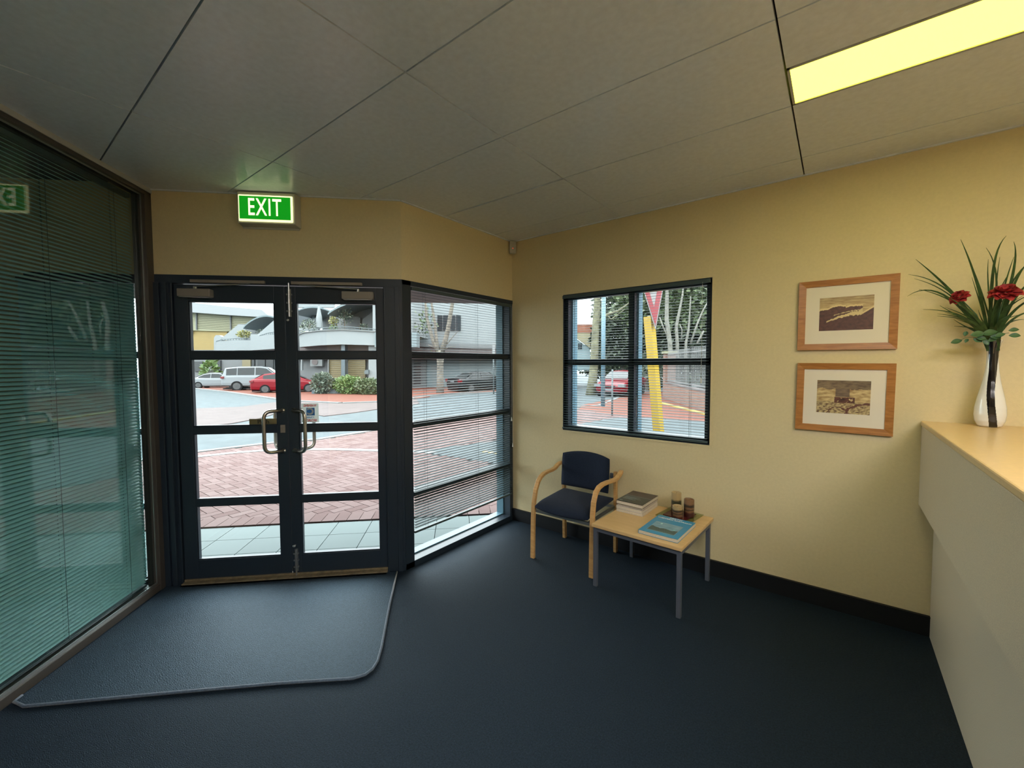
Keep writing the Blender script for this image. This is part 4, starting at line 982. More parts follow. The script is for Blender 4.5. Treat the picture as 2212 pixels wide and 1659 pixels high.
# ---------------------------------------------------------------- cars
def car(kind, loc, heading, paint, label, S_, wheel_r=.32, tail='lens', show_front=False):
    r = thing('car', loc, heading, label, 'car')
    L, W_, cab, low, belt = S_['L'], S_['W'], S_['cab'], S_['low'], S_['belt']
    b = MB(); rings = []
    for x, zb, zt, hw in low:
        pts = [(0, zb), (hw*.80, zb), (hw*.97, zb+.10), (hw, zb+.28), (hw, zt-.16), (hw*.96, zt-.04), (hw*.88, zt), (0, zt+.02)]
        full = pts+[(-y, z) for y, z in pts[-2:0:-1]]
        rings.append([b.p((x, y, z)) for y, z in full])
    for A, B in zip(rings, rings[1:]):
        for k in range(len(A)): b.face([A[k], A[(k+1) % len(A)], B[(k+1) % len(A)], B[k]][::-1])
    b.face(rings[0]); b.face(rings[-1][::-1])
    cr_ = []
    for x, zr, hw in cab:
        zb = belt-.06; wb = S_['cw']; f = max(0, (zr-zb))/(S_['H']-zb)
        wt = wb+(hw-wb)*f
        pts = [(wb, zb), (wt+.01, max(zb, zr-.10)), (wt-.05, max(zb, zr-.03)), (0, max(zb, zr))]
        full = pts+[(-y, z) for y, z in pts[-2::-1]]
        cr_.append([b.p((x, y, z)) for y, z in full])
    for A, B in zip(cr_, cr_[1:]):
        for k in range(len(A)-1): b.face([A[k+1], A[k], B[k], B[k+1]][::-1])
    b.build('body', M[paint], r, local=True, smooth=False, bevel=.0)
    zb = belt
    g = MB()    # side glass bands
    def cabz(x):
        for (x0, z0, h0), (x1, z1, h1) in zip(cab, cab[1:]):
            if x0 <= x <= x1: t = (x-x0)/(x1-x0); return z0+(z1-z0)*t, h0+(h1-h0)*t
        return zb, .5
    for wi in S_['win']:
        for sg in (-1, 1):
            n = 6; lo, hi = [], []
            for k in range(n+1):
                x = wi[0]+(wi[1]-wi[0])*k/n; zr, hw = cabz(x); z1 = max(zb+.03, zr-.10); f = (zr-zb+.06)/(S_['H']-zb+.06); wb = S_['cw']; wt = wb+(hw-wb)*f+.01
                def yy(z): q = (z-zb+.06)/max(.05, (zr-.10-zb+.06)); return wb+(wt-wb)*min(1, q)+.012
                lo.append(g.p((x, sg*yy(zb+.03), zb+.03))); hi.append(g.p((x, sg*yy(z1), z1)))
            for k in range(n): g.face([lo[k], lo[k+1], hi[k+1], hi[k]] if sg < 0 else [lo[k+1], lo[k], hi[k], hi[k+1]])
    for (i, j) in S_['screen']:     # windscreens
        (x0, z0, h0), (x1, z1, h1) = cab[i], cab[j]; a, c = .10, .88
        def P(t, sgn):
            x = x0+(x1-x0)*t; z = z0+(z1-z0)*t; f = max(0, z-zb+.06)/(S_['H']-zb+.06); hw = (S_['cw']+(h0+(h1-h0)*t-S_['cw'])*f)*.86; nx = -(z1-z0); nz = (x1-x0); l = math.hypot(nx, nz); return (x+nx/l*.02*(1 if nz > 0 else -1), sgn*hw, z+abs(nz)/l*.02)
        g.face([g.p(P(a, -1)), g.p(P(a, 1)), g.p(P(c, 1)), g.p(P(c, -1))])
    g.build('window_glass', M['cglass'], r, local=True)
    for wx in S_['wx']:
        for sg in (-1, 1):
            w_ = MB(); y = sg*(W_/2-.10); w_.lathe([(wheel_r*.62, -.10), (wheel_r*.95, -.11), (wheel_r, -.07), (wheel_r, .07), (wheel_r*.95, .11), (wheel_r*.62, .10)], (wx, y, wheel_r), 20, ax=(Vector((1, 0, 0)), Vector((0, 0, 1)), Vector((0, -1, 0)))); wo = w_.build('wheel', M['tyre'], r, local=True)
            w_ = MB(); w_.lathe([(.02, .085), (wheel_r*.62, .07), (wheel_r*.66, .105)], (wx, y, wheel_r), 20, ax=(Vector((1, 0, 0)), Vector((0, 0, 1)), Vector((0, sg*1, 0))))
            for k in range(5):
                a = 2*math.pi*k/5; u = Vector((math.cos(a), 0, math.sin(a))); w_.obox(Vector((wx, y+sg*.105, wheel_r))+u*wheel_r*.34, u*wheel_r*.30, Vector((0, .012, 0)), Vector((-u.z, 0, u.x))*wheel_r*.075)
            w_.build('rim', M['rim'], wo, local=True)
            a_ = MB(); yy0 = sg*(W_/2+.004); a_.lathe([(.01, 0), (wheel_r*1.16, 0), (wheel_r*1.16, .006), (.01, .006)], (wx, yy0-sg*.004, wheel_r+.01), 20, ax=(Vector((1, 0, 0)), Vector((0, 0, 1)), Vector((0, sg, 0)))) if False else None
    e = S_['end']; b = MB()
    for sg in (-1, 1):
        b = MB(); b.box(-L/2-.012, -L/2+.22, sg*(W_/2-.22), sg*(W_/2+.004), e[0], e[1]); b.build('tail_light', M['lens'], r, local=True, bevel=.01)
        b = MB(); b.box(L/2-.30, L/2-.01, sg*(W_/2-.42), sg*(W_/2-.06), e[2], e[2]+.15); b.build('headlight', M['lensw'], r, local=True, bevel=.01)
    for x0, z0 in ((-L/2, e[3]), (L/2, .38)):
        b = MB(); b.box(x0-.02, x0+.02, -.22, .22, z0, z0+.12); b.build('number_plate', M['plate'], r, local=True)
    for y_, z0 in ((.35, .56), (.5, .24)):
        b = MB(); b.box(L/2-.02, L/2+.012, -y_, y_, z0, z0+.1); b.build('grille', M['tyre'], r, local=True)
    b = MB(); b.box(-L/2+.1, L/2-.1, -W_/2+.14, W_/2-.14, .16, .24); b.build('underbody', M['tyre'], r, local=True)
    return r
SED = dict(L=4.6, W=1.8, H=1.44, cw=.80, belt=.93, low=[(-2.3, .32, .80, .74), (-2.22, .24, .96, .82), (-1.5, .18, .98, .90), (0, .17, .93, .90), (1.0, .18, .92, .89), (1.9, .22, .80, .84), (2.2, .26, .68, .76), (2.3, .30, .56, .68)],
           cab=[(-1.75, .95, .70), (-.95, 1.36, .60), (-.35, 1.44, .60), (.25, 1.42, .60), (1.25, .93, .72)], win=[(-1.35, -.42), (-.36, .85)], screen=[(0, 1), (3, 4)], wx=(-1.33, 1.37), end=(.72, .92, .60, .72))
HAT = dict(L=4.45, W=1.82, H=1.46, cw=.82, belt=.95, low=[(-2.22, .32, .86, .76), (-2.15, .24, .98, .84), (-1.4, .18, 1.0, .91), (0, .17, .95, .91), (1.0, .18, .93, .90), (1.8, .22, .80, .85), (2.12, .26, .66, .76), (2.22, .30, .54, .66)],
           cab=[(-2.05, .99, .68), (-1.45, 1.34, .60), (-.5, 1.46, .61), (.2, 1.43, .61), (1.25, .94, .72)], win=[(-1.45, -.50), (-.42, .85)], screen=[(0, 1), (3, 4)], wx=(-1.33, 1.33), end=(.78, .92, .60, .66))
SUV = dict(L=5.0, W=1.98, H=1.93, cw=.92, belt=1.22, low=[(-2.5, .50, 1.18, .84), (-2.42, .40, 1.24, .92), (-1.5, .34, 1.26, .98), (0, .34, 1.22, .98), (1.2, .36, 1.20, .97), (2.1, .42, 1.12, .93), (2.42, .46, .98, .86), (2.5, .50, .85, .80)],
           cab=[(-2.42, 1.24, .84), (-2.25, 1.82, .74), (-1.4, 1.91, .72), (.1, 1.93, .72), (.55, 1.86, .72), (1.35, 1.22, .82)], win=[(-2.15, -1.45), (-1.4, -.25), (-.18, .95)], screen=[(0, 1), (4, 5)], wx=(-1.45, 1.45), end=(1.0, 1.16, .85, .88))
def hd(th): v = RH*math.cos(math.radians(th))+FH*math.sin(math.radians(th)); return math.atan2(v.y, v.x)
car('sedan', ong(472, 39.0), hd(14), 'carw', 'white sedan parked far left, behind the larger white four wheel drive', SED)
car('suv', ong(562, 34.0), hd(20), 'carw', 'large white four wheel drive parked behind the red hatchback', SUV, .40)
car('hatch', ong(622, 29.8), hd(22), 'carr', 'red hatchback parked nearest the bushes, seen through the doors', HAT)
car('sedan', ong(1036, 30.2), hd(40), 'carb', 'black sedan parked beside the tree, seen through the tall window', SED)
car('hatch', ong(1343, 24.6), hd(238), 'carr', 'red hatchback facing the viewer, seen through the right window', HAT)
car('suv', ong(1410, 34.5), hd(180+75), 'carw', 'white car half hidden behind the yellow post in the right window', HAT)

# ---------------------------------------------------------------- buildings across the street
def pp_(pts, D): return [at(x, y, D) for x, y in pts]
def slab(b, pts, D, dep): return b.prism(pp_(pts, D), FH*dep)
def part(name, m_, root, polys, D, dep, **k):
    b = MB()
    for q in polys: slab(b, q, D, dep)
    return b.build(name, M[m_], root, **k)
def rect(x0, y0, x1, y1): return [(x0, y1), (x1, y1), (x1, y0), (x0, y0)]
# yellow clad building, far left
R1 = thing('commercial_building', ong(430, 52), 0, 'yellow and cream clad building with a long pale roof at far left', 'building')
part('upper_wall', 'siding', R1, [[(330, 712), (330, 662), (590, 690), (590, 718)]], 51, 8)
part('lower_wall', 'ochre', R1, [[(330, 790), (330, 708), (490, 716), (490, 790)]], 51.2, 8)
part('roof', 'roofw', R1, [[(330, 676), (330, 648), (405, 652), (490, 662), (565, 669), (585, 686), (500, 681), (405, 674)]], 50, 9)
b_ = MB()
for k in range(9):
    y0 = 679+k*3.6; slab(b_, [(425.5, y0+.5), (425.5, y0), (496, y0+4.2), (496, y0+4.7)], 50.9, .06); slab(b_, [(499, y0+5), (499, y0+4.5), (560, y0+8), (560, y0+8.5)], 50.9, .06) if k < 7 else None
b_.build('siding_grooves', M['shutter'], R1)
part('corner_post', 'bgrey', R1, [rect(422.5, 676, 424.5, 712), rect(496.5, 682, 498.5, 712)], 50.8, .3)
part('window', 'winglass', R1, [[(406, 722), (406, 688), (414, 688), (414, 719)]], 50.9, .15)
part('ledge', 'kerb', R1, [rect(330, 756, 470, 760)], 50.4, .8)
# ground floor shops behind the white cars
R2 = thing('shop_row', ong(480, 47), 0, 'grey ground floor shops behind the parked white cars', 'building')
part('wall', 'bgrey', R2, [rect(330, 758, 650, 828)], 47, 6)
part('shop_window', 'bdark', R2, [rect(418, 781, 437, 802), rect(466, 778, 476, 800), rect(545, 764, 549, 790), rect(556, 764, 572, 800), rect(577, 764, 590, 800)], 46.8, .3)
part('door', 'shutter', R2, [rect(523, 764, 541, 805)], 46.8, .3)
part('sign_panel', 'kerb', R2, [rect(440, 776, 462, 800)], 46.7, .2)
# white terraced building with vaulted roofs
R3 = thing('white_terrace', ong(640, 33), 0, 'white terrace building with curved balconies and vaulted roofs across the street', 'building')
def arcpts(x0, x1, yb, yt, n=12, p=.5):
    return [(x0+(x1-x0)*k/n, yb-(yb-yt)*max(0, math.sin(math.pi*k/n))**p) for k in range(n+1)]
# third (farthest, left) unit
part('balcony', 'bwhite', R3, [[(466, 759), (467, 739), (480, 736.5), (510, 735), (541, 735), (541, 757), (510, 757)]], 37, 6)
part('fin_wall', 'bwhite', R3, [[(478, 731), (515, 700.5), (530, 702), (530, 735), (478, 735)], [(462, 762), (462, 730), (466, 724), (474, 724), (480, 728), (478, 740), (467, 740), (467, 762)]], 38, .4)
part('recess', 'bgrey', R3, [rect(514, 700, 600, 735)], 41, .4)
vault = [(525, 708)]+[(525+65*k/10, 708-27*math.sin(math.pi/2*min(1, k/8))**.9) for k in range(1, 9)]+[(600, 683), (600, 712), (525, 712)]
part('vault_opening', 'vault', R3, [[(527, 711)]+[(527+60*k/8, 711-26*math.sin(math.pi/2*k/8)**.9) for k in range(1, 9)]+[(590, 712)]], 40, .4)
def arch(x0, x1, yb, yt, D, th, dep, a0=0, a1=1):
    n = 14; b = MB(); o = []; i_ = []
    for k in range(n+1):
        t = a0+(a1-a0)*k/n; x = x0+(x1-x0)*t; y = yb-(yb-yt)*math.sin(math.pi*t)**.8 if 0 < t < 1 else yb
        o.append((x, y-th)); i_.append((x, y))
    for k in range(n): slab(b, [i_[k], i_[k+1], o[k+1], o[k]], D, dep)
    return b.build('vault_roof', M['arch'], R3)
arch(525, 625, 710, 684, 36.8, 3.2, 5, 0, .8); arch(632, 720, 678, 665, 33, 3.0, 6); arch(708, 880, 680, 650, 30.2, 4.0, 7, 0, .62)
# second unit
part('balcony', 'bwhite', R3, [[(541, 757), (541, 722), (556, 722), (560, 726), (580, 723), (600, 721), (648, 724), (648, 752), (600, 753)]], 34, 5)
part('fin_wall', 'bwhite', R3, [[(556, 723), (596, 688), (610, 688), (610, 726), (556, 726)], [(641, 712), (668, 698), (685, 683), (687, 705), (687, 714), (641, 714)]], 34.6, .4)
part('upper_wall', 'bwhite', R3, [rect(640, 640, 720, 664), rect(696, 668, 712, 712), rect(600, 690, 645, 725)], 38, .4)
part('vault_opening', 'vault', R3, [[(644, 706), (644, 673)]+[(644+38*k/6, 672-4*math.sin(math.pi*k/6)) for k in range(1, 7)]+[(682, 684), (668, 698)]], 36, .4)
part('window_frame', 'pillar', R3, [rect(674, 670, 678, 690)], 35.8, .15)
# nearest unit
part('balcony', 'bwhite', R3, [[(641, 750), (641, 724), (655, 718), (690, 714), (737, 712), (737, 744), (690, 746), (655, 749)], [(737, 744), (737, 712), (811, 716), (811, 746)]], 30, 4)
part('balcony_cap', 'kerb', R3, [[(641, 725), (641, 723), (655, 717), (690, 713), (737, 711), (737, 713), (690, 715), (655, 719)], [(737, 713), (737, 711), (811, 715), (811, 717)]], 29.9, 4.2)
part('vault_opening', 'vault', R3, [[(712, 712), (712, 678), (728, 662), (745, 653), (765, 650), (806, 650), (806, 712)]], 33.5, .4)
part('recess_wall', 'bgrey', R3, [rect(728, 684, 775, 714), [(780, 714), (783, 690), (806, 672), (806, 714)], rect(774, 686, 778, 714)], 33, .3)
part('side_wall', 'bwhite', R3, [rect(805, 640, 890, 722), [(796, 850), (796, 745), (840, 745), (840, 850)]], 30.4, 6)
part('side_fascia', 'bteal', R3, [rect(809, 718, 900, 750)], 29.9, 1)
b_ = MB()     # railings on the balconies
for P, D in (([(643, 722), (655, 715), (690, 709), (737, 705), (811, 711)], 30.1), ([(544, 731), (560, 725), (580, 719), (600, 716)], 34.1), ([(467, 737), (480, 733), (510, 731), (541, 730)], 37.1)):
    b_.tube([at(x, y, D) for x, y in P], .03, 6); b_.tube([at(x, y+4, D) for x, y in P], .02, 5)
    for (x0, y0), (x1, y1) in zip(P, P[1:]):
        for k in range(5): t = k/5; x, y = x0+(x1-x0)*t, y0+(y1-y0)*t; b_.tube([at(x, y, D), at(x, y+7, D)], .02, 5)
b_.build('railing', M['greypole'], R3)
# ground floor under the near balconies
part('ground_wall', 'bgrey', R3, [rect(640, 745, 712, 850), rect(736, 745, 752, 850), rect(788, 745, 812, 850)], 31.6, 3)
part('lintel', 'bbrown', R3, [[(600, 775), (600, 754), (652, 751), (690, 746), (737, 744), (811, 746), (811, 777), (600, 777)]], 31.2, .3)
for q in (rect(709, 776, 737, 840), rect(752, 776, 789, 840)):
    sh = part('roller_shutter', 'shutter', R3, [q], 31.3, .2)
    b_ = MB()
    for k in range(14): slab(b_, rect(q[0][0]+.5, 779+k*4, q[1][0]-.5, 779.7+k*4), 31.24, .05)
    b_.build('shutter_groove', M['ochre'], sh)
part('pillar', 'pillar', R3, [rect(737, 744, 745, 850)], 30.3, .5)
part('door_frame', 'bwhite', R3, [rect(746, 770, 748, 845), rect(650, 765, 652.5, 800), rect(708, 776, 709.5, 830)], 31.1, .2)
part('letter_box', 'greypole', R3, [[(787, 808), (787, 801), (790, 799), (796, 799), (796, 808)]], 30.2, .3)
b_ = MB(); slab(b_, rect(670, 775, 696, 791), 31.1, .35); ac = b_.build('air_conditioner', M['kerb'], R3)
b_ = MB(); c_ = at(680, 782, 31.07); b_.lathe([(.02, .02), (.22, .02), (.22, 0)], c_, 18, ax=(RH, Z, -FH)); b_.build('fan_grille', M['bbrown'], ac)
# right hand white office building
R4 = thing('office_building', ong(1000, 38), 0, 'plain white office building with a dark awning, seen through the tall window', 'building')
part('upper_wall', 'bwhite', R4, [[(820, 745), (820, 722), (880, 722), (930, 700), (930, 600), (1150, 600), (1150, 758), (1130, 750)]], 37, 10)
part('awning', 'bbrown', R4, [[(880, 766), (880, 740), (1150, 749), (1150, 775), (880, 775)]], 35, 1.2)
part('awning_fascia', 'bgrey', R4, [[(880, 748), (880, 739), (1150, 748), (1150, 755)]], 34.8, .2)
part('lower_wall', 'bteal', R4, [rect(818, 760, 1150, 850)], 36.2, 3)
for x0, x1 in ((945, 956), (957, 972), (973, 984), (985, 996)): part('window', 'winglass', R4, [rect(x0, 681, x1-1, 714)], 36.9, .15)
ld = part('louvre_door', 'bgrey', R4, [rect(890, 770, 921, 838)], 36.0, .15)
b_ = MB()
for k in range(9): slab(b_, rect(894, 777+k*6.2, 909, 780.6+k*6.2), 35.95, .05)
b_.build('louvre', M['bdark'], ld)
R5 = thing('glazed_building', ong(905, 50), 0, 'grey blue glazed block behind the street tree at the tall window', 'building')
part('wall', 'bteal', R5, [rect(845, 650, 944, 700)], 48, 6)
part('louvre_screen', 'pillar', R5, [rect(870, 716, 925, 728)], 44, .5)
# house seen in the right window
R6 = thing('cottage', ong(1250, 36), 0, 'pale blue cottage with an orange tiled roof beyond the yellow barked tree', 'house')
part('wall', 'cottage', R6, [[(1180, 800), (1180, 715), (1243, 730), (1262, 744), (1275, 752), (1275, 800)]], 34, 5)
part('roof', 'rooftile', R6, [[(1180, 726), (1180, 702), (1290, 700), (1290, 722), (1250, 724)]], 35, 5)
part('gable', 'gable', R6, [[(1180, 722), (1290, 720), (1290, 745), (1282, 758), (1262, 742), (1243, 728), (1180, 716)]], 33.8, .3)
part('window', 'winglass', R6, [rect(1249, 742, 1252, 754), rect(1253.5, 742, 1257, 754)], 33.9, .1)
R7 = thing('apartment_block', ong(1320, 60), 0, 'distant pale block behind the hedge in the right window', 'building')
part('wall', 'bwhite', R7, [rect(1298, 706, 1322, 800)], 44, 5)

R8 = thing('reflection_blocker', (12, 10, gz(12, 10)), 0, 'unseen brick block added across the lane to keep sky out of the glass reflection', 'building')
b_ = MB(); b_.box(5.5, 20, 10, 14, -.4, 7.5); b_.build('wall', M['brickr'], R8)  # invented block, hides bright sky from the tall window's reflection
b_ = MB(); b_.box(5.3, 20.2, 9.8, 14.2, 7.5, 7.8); b_.build('roof', M['bgrey'], R8)
for x_ in (7.5, 10.5, 13.5, 16.5):
    b_ = MB(); b_.box(x_, x_+1.4, 9.94, 10.0, .9, 2.5); b_.build('window', M['winglass'], R8)
# ---------------------------------------------------------------- planting
def shrub(name, px, D, w_, h_, dep, m_, label, cat, n=900, size=.16, z0=0, group=None):
    g = ong(px, D); r = thing(name, g+Z*z0, 0, label, cat, group)
    b = MB(); b.cloud((0, 0, h_*.52), (w_/2, dep/2, h_*.5), n, size, .5); b.build('foliage', M[m_], r, local=True)
    b = MB()
    for k in range(5): a = k*1.3; b.tube([(0, 0, 0), (math.cos(a)*w_*.2, math.sin(a)*dep*.2, h_*.6)], .02, 5)
    b.build('stem', M['bark'], r, local=True); return r
shrub('bush', 697, 27.2, 1.65, 1.35, 1.4, 'ggrey', 'round grey green bush at the left end of the planter', 'bush', 1500, .16)
pl_ = thing('planter', ong(735, 27.4), hd(0), 'long low grey concrete planter below the bushes', 'planter')
b_ = MB(); b_.box(-1.75, 1.1, -.35, .35, 0, .42); b_.build('trough', M['pillar'], pl_, local=True, bevel=.02)
b_ = MB(); b_.box(-1.68, 1.03, -.28, .28, .42, .43); b_.build('soil', M['mortar'], pl_, local=True)
shrub('hedge', 752, 27.0, 2.7, 1.15, 1.5, 'glt', 'bright green leafy hedge in the middle of the planter', 'hedge', 2600, .15, .0)
shrub('hedge', 797, 26.2, 2.4, 1.0, 1.6, 'gmid', 'low spreading green hedge at the right end by the letter box', 'hedge', 2400, .13)
def potplant(px, py, D, w_, h_, m_, label, n=260, size=.12):
    p = at(px, py, D+.8); r = thing('balcony_plant', p, 0, label, 'plant')
    b = MB(); b.cloud((0, 0, h_*.6), (w_/2, w_/2, h_*.45), n, size, .3); b.build('foliage', M[m_], r, local=True)
    b = MB()
    for k in range(4): b.tube([(0, 0, -.3), (random.uniform(-.1, .1)*w_, 0, h_*.3), (random.uniform(-.3, .3)*w_, 0, h_*.7)], .02, 5)
    b.build('stem', M['bark'], r, local=True); return r
potplant(744, 736-22, 30.5, 1.2, 1.9, 'ggrey', 'sparse grey shrub tree standing on the nearest balcony', 330, .13)
potplant(721, 712, 30.5, .6, 1.0, 'gyel', 'yellow flowering plant on the nearest balcony', 160, .13)
potplant(721, 716, 30.3, .6, .4, 'glt', 'low green plant under the yellow flowers on the balcony', 120, .12)
potplant(668, 718, 30.6, 1.5, .9, 'ggrey', 'wide grey green plant at the left of the nearest balcony', 260, .13)
potplant(786, 714, 30.6, .7, .5, 'ggrey', 'small grey green plant at the right of the nearest balcony', 120, .1)
potplant(527, 732, 37.2, 1.1, .7, 'gyel', 'yellow green bush on the far left balcony', 260, .15)
potplant(516, 730, 37.6, .6, .9, 'gdark', 'dark green plant behind the yellow bush on the far balcony', 160, .13)
potplant(565, 724, 34.2, .8, .45, 'gdark', 'dark potted plant on the middle balcony rail', 120, .1)
pr_ = thing('closed_parasol', at(690, 712, 31.5), 0, 'folded cream parasol on the balcony between the vaulted roofs', 'parasol')
b_ = MB(); b_.lathe([(.05, .05), (.24, .15), (.20, .9), (.12, 1.4), (.05, 1.75)], (0, 0, 0), 10); b_.build('canopy', M['bwhite'], pr_, local=True)
b_ = MB(); b_.tube([(0, 0, -.3), (0, 0, 1.85)], .025, 6); b_.build('pole', M['greypole'], pr_, local=True)
palm = shrub('palm', 455, 44, 2.0, 2.6, 1.2, 'glt', 'small bright palm in front of the far left shops', 'palm', 200, .5)
def tree(base, branches, m_, crowns, leafm, label, cat='tree'):
    r = thing('tree', base, 0, label, cat); b = MB()
    for P, R in branches: b.tube([Vector(q) for q in P], R, 8)
    b.build('trunk', M[m_], r, smooth=True)
    if crowns:
        f = MB()
        for c, rad, n, sz in crowns: f.cloud(c, rad, n, sz, .1)
        f.build('foliage', M[leafm], r)
    return r
T = lambda px, py, D=27.3: at(px, py, D)
g_ = ong(950, 27.3)
tree(g_, [([g_-Z*.1, T(951, 820), T(951, 790), T(951, 770), T(949, 757)], [.26, .22, .21, .24, .22]),
          ([T(948, 762), T(937, 740), T(928, 710), T(921, 680), T(918, 640)], [.18, .13, .11, .09, .06]),
          ([T(947, 760), T(943, 735), T(940, 700), T(933, 660), T(928, 620)], [.13, .10, .08, .07, .05]),
          ([T(953, 762), T(962, 735), T(968, 710), T(973, 680), T(980, 640), T(984, 610)], [.19, .16, .14, .13, .10, .07]),
          ([T(956, 755), T(972, 735), T(985, 720), T(990, 715)], [.04, .03, .02, .01]), ([T(953, 758), T(970, 750), T(985, 748)], [.04, .02, .01]), ([T(945, 756), T(932, 748), T(925, 745)], [.05, .03, .02])],
     'bark', [(T(918, 700, 31), (1.0, .8, 1.3), 90, .22), (T(945, 762), (.5, .4, .2), 30, .12)], 'gmid', 'pale trunked plane tree forking into three limbs by the black sedan')
g_ = ong(1277, 25); T = lambda px, py, D=25: at(px, py, D)
tree(g_, [([g_-Z*.1, T(1281, 815), T(1284, 780), T(1285, 745), T(1287, 700), T(1290, 655), T(1290, 600)], [.36, .27, .25, .23, .22, .20, .16]),
          ([T(1287, 700), T(1310, 680), T(1335, 672), T(1352, 660), T(1365, 650)], [.10, .08, .06, .05, .03]), ([T(1290, 660), T(1320, 690), T(1350, 668)], [.05, .04, .02])],
     'barkg', None, None, 'mottled yellow green tree trunk left of the blue pole')
g_ = ong(1470, 22); T = lambda px, py, D=22: at(px, py, D)
tree(g_, [([ong(1455, 22), T(1447, 740), T(1440, 690), T(1441, 640), T(1440, 590)], [.13, .12, .11, .09, .06]), ([T(1446, 735), T(1432, 705), T(1425, 685)], [.05, .04, .03]),
          ([ong(1465, 22.3), T(1463, 745), T(1461, 705), T(1466, 680), T(1474, 640), T(1478, 600)], [.10, .09, .08, .07, .05, .03]), ([T(1472, 735), T(1473, 712), T(1468, 700)], [.04, .03, .03]),
          ([ong(1480, 22.3), T(1482, 740), T(1487, 715), T(1490, 680), T(1492, 640)], [.08, .07, .06, .04, .03]), ([T(1492, 742), T(1506, 700), T(1518, 672), T(1530, 650)], [.06, .05, .04, .03]), ([T(1506, 742), T(1520, 715)], [.06, .05])],
     'barkw', [(at(1480, 665, 24), (2.4, 1.0, 1.5), 800, .30), (at(1460, 610, 24), (2.6, 1.0, 1.2), 700, .3)], 'gmid', 'multi stemmed pale barked tree behind the white fence')
random.seed(21)
def grove(px, py, D, rad, n, sz, m_, label):
    r = thing('tree', ong(px, D), 0, label, 'tree'); b = MB(); c = at(px, py, D); b.cloud(c, rad, n, sz, .35); b.build('foliage', M[m_], r)
    b = MB(); b.tube([ong(px, D), c], .16, 7); b.build('trunk', M['bark'], r)
grove(1345, 735, 31, (2.6, 1.4, 2.1), 4600, .30, 'gdark', 'dense dark hedge like tree above the red car in the right window')
grove(1350, 665, 34, (3.0, 1.4, 2.0), 1800, .34, 'gdark', 'loose dark tree crown left of the window bar')
grove(1400, 680, 30, (2.8, 1.4, 3.0), 5000, .34, 'gmid', 'mid green tree crown behind the red and white sign')
grove(1455, 725, 28, (3.0, 1.4, 2.2), 4200, .30, 'gdark', 'dark shrubbery behind the brick pier and fence')
grove(1525, 700, 28, (3.2, 1.6, 3.4), 4600, .34, 'gmid', 'mid green tree crown at the right edge of the window')
grove(1300, 790, 40, (2.6, 1.4, 1.2), 1500, .35, 'gmid', 'low shrubbery beyond the yellow barked tree')
grove(1385, 785, 42, (4.0, 1.4, 1.6), 2200, .38, 'gdark', 'low dark shrubbery far behind the white car')
grove(1480, 790, 27, (3.4, 1.0, 1.5), 3000, .28, 'ggrey', 'grey green shrubs low behind the white fence')
grove(1435, 630, 36, (5.0, 1.6, 2.8), 3600, .40, 'gmid', 'tall pale green tree crown highest in the right window')

def grove_at(x, y, z, rad, n, sz, m_, label, limbs=()):  # trees out of view, added for the reflections in the glass
    g = Vector((x, y, gz(x, y))); r = thing('tree', g, 0, label, 'tree'); b = MB(); c = Vector((x, y, z)); b.cloud(c, rad, n, sz, .3); b.build('foliage', M[m_], r)
    b = MB(); b.tube([g, c], .16, 7)
    for dx, dz in limbs: b.tube([g+Z*.3, g+Vector((dx*.5, -.6, dz*.5)), g+Vector((dx, -1.2, dz))], [.11, .08, .04], 6)
    b.build('trunk', M['barkw' if limbs else 'bark'], r, smooth=True)
grove_at(-3.6, 25, 4.2, (3.0, 1.8, 4.4), 4200, .38, 'gdark', 'dark tree beyond the fence, added to be mirrored in the left glass wall', ((-1.6, 4.6), (1.5, 5)))
grove_at(.8, 24, 4.2, (3.0, 1.8, 4.4), 4200, .38, 'gmid', 'green tree further along the fence, added to be mirrored in the left glass wall', ((-2.2, 5), (1.6, 4.6)))
grove_at(5.5, 26, 4.0, (3.4, 1.8, 4.4), 3600, .4, 'gdark', 'unseen dark tree added past the end of the fence')
# ---------------------------------------------------------------- street furniture
def pole(name, px, D, r_, top, m_, label, cat, sq_=False):
    g = ong(px, D); r = thing(name, g, 0, label, cat); b = MB(); b.tube([(0, 0, -.05), (0, 0, top)], r_, 10); b.build('pole', M[m_], r, local=True, smooth=True); b = MB(); b.tube([(0, 0, .0), (0, 0, .03)], r_*1.5, 12); b.build('foot', M[m_], r, local=True); return r
pole('street_pole', 1303, 16.8, .085, 5.5, 'bluepole', 'thick light blue pole standing on the brick footpath', 'pole')
pole('bollard', 1323, 13.4, .028, 1.5, 'greypole', 'thin grey post with flat top right of the blue pole', 'post')
sp_ = pole('street_sign', 1066, 26.5, .045, 3.1, 'greypole', 'small parking sign on a grey post behind the black sedan', 'sign')
b_ = MB(); q = ong(1066, 26.4); 
slab(b_, rect(1065-1.5, 741, 1065+4.5, 766), 26.4, .02); b_.build('sign_plate', M['signwhite'], sp_)
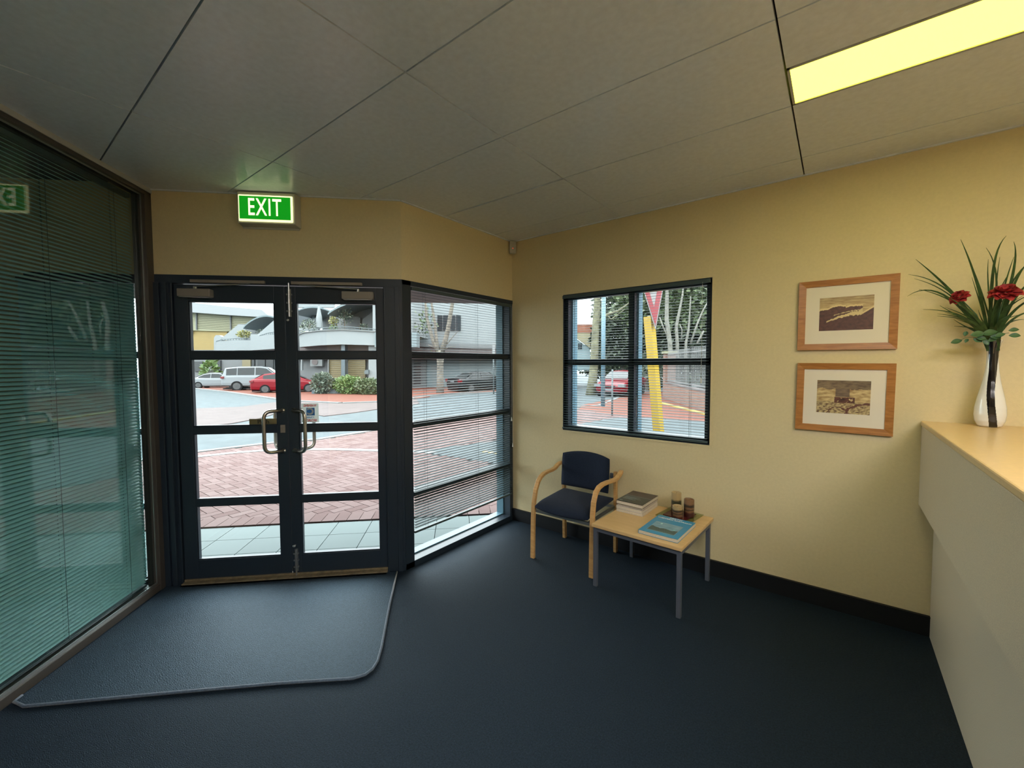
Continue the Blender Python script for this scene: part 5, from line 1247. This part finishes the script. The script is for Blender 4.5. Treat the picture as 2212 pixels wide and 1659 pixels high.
# give way sign on a leaning square yellow post
Dp = 5.6; top_ = at(1407, 700, Dp); bt = at(1424, 936, Dp); ax_ = (top_-bt).normalized(); gb = bt+ax_*((gz(bt.x, bt.y)-bt.z)/ax_.z)
gwy = thing('give_way_sign', gb, 0, 'red and white triangular sign on a yellow square post outside the right window', 'sign')
rot = (FH*-.66+RH*-.75).normalized(); sd1 = rot.cross(ax_).normalized(); sd2 = ax_.cross(sd1).normalized(); h = .052
b_ = MB(); b_.hexa([gb-sd1*h-sd2*h, gb+sd1*h-sd2*h, gb+sd1*h+sd2*h, gb-sd1*h+sd2*h]+[at(1402, 684, Dp)+v for v in (-sd1*h-sd2*h, sd1*h-sd2*h, sd1*h+sd2*h, -sd1*h+sd2*h)]); b_.build('post', M['ypost'], gwy)
apex = at(1416, 713, Dp-.09); c0 = -FH; sdir = (RH*.68+FH*.73).normalized()
if sdir.dot(RH) < 0: sdir = -sdir
up2 = ax_
nrm = sdir.cross(up2).normalized(); nrm = nrm if nrm.dot(-FH) > 0 else -nrm
def tri(b, k, ap, off, hgt):
    hw = hgt*.577; b.prism([ap+nrm*off, ap+up2*hgt+sdir*hw+nrm*off, ap+up2*hgt-sdir*hw+nrm*off], nrm*.002)
b_ = MB(); tri(b_, 0, apex, 0, .72); b_.build('sign_plate', M['signwhite'], gwy)
b_ = MB(); A = apex+up2*.055; B_ = apex+up2*.295; H1, H2 = .64, .295
o_ = [A, A+up2*H1+sdir*H1*.577, A+up2*H1-sdir*H1*.577]; i_ = [B_, B_+up2*H2+sdir*H2*.577, B_+up2*H2-sdir*H2*.577]
for k in range(3):
    j = (k+1) % 3; b_.prism([o_[k]+nrm*.0025, o_[j]+nrm*.0025, i_[j]+nrm*.0025, i_[k]+nrm*.0025], nrm*.0015)
b_.build('red_border', M['signred'], gwy)
# brick wall, pier and white fence
def uvbox(name, pts4, z0, z1, th, m_, parent, ref):
    A, B = pts4; d = (B-A); L = d.length; u = d/L; n = Vector((-u.y, u.x, 0))*th
    b = MB(); b.hexa([A+Z*z0, B+Z*z0, B+n+Z*z0, A+n+Z*z0, A+Z*z1, B+Z*z1, B+n+Z*z1, A+n+Z*z1]); o = b.build(name, M[m_], parent)
    uv = o.data.uv_layers.new(name='UVMap'); I = wmat(parent) if parent else Matrix.Identity(4)
    for p in o.data.polygons:
        for li in p.loop_indices:
            q = I @ o.data.vertices[o.data.loops[li].vertex_index].co; uv.data[li].uv = ((q-A).dot(u)+(q-A).dot(n.normalized()), q.z)
    return o
A = Vector((*E(1436, 862), 0)); B = Vector((*E(1540, 897), 0)); A.z = B.z = 0
bw_ = thing('garden_wall', Vector((A.x, A.y, gz(A.x, A.y))), 0, 'orange brick garden wall with a pier beside the footpath', 'wall')
uvbox('brickwork', (A, B+(B-A)*.3), -.4, .52, .25, 'rbrick', bw_, A); uvbox('coping', (A+(A-B).normalized()*.02, B+(B-A)*.3), .50, .57, .30, 'bbrown', bw_, A)
u_ = (B-A).normalized(); pA = A-u_*.55
uvbox('pier', (pA, pA+u_*.55), -.4, 2.02, .50, 'rbrick', bw_, A); uvbox('pier_cap', (pA-u_*.07-Vector((-u_.y, u_.x, 0))*.07, pA+u_*.62-Vector((-u_.y, u_.x, 0))*.07), 2.02, 2.14, .64, 'siding', bw_, A)
fe = thing('picket_fence', A+Z*.57, 0, 'white metal picket fence standing on the brick wall', 'fence')
nn = Vector((-u_.y, u_.x, 0)); b_ = MB(); LL = (B-A).length*1.3
for z in (.68, 1.98): b_.obox(A+u_*LL/2+nn*.12+Z*z, u_*LL/2, nn*.02, Z*.025)
b_.build('rail', M['signwhite'], fe)
k = 0
while k*.135 < LL:
    b_ = MB(); c_ = A+u_*(k*.135+.05)+nn*.12; b_.obox(c_+Z*1.37, u_*.010, nn*.005, Z*.78); b_.build('picket', M['signwhite'], fe); k += 1
b_ = MB(); AA = eg(1405, 868); BB = eg(1540, 903); strip(b_, [(AA.x, AA.y), (BB.x, BB.y)], .22, .06, 1); struct(b_, 'kerb_line', M['yel'])
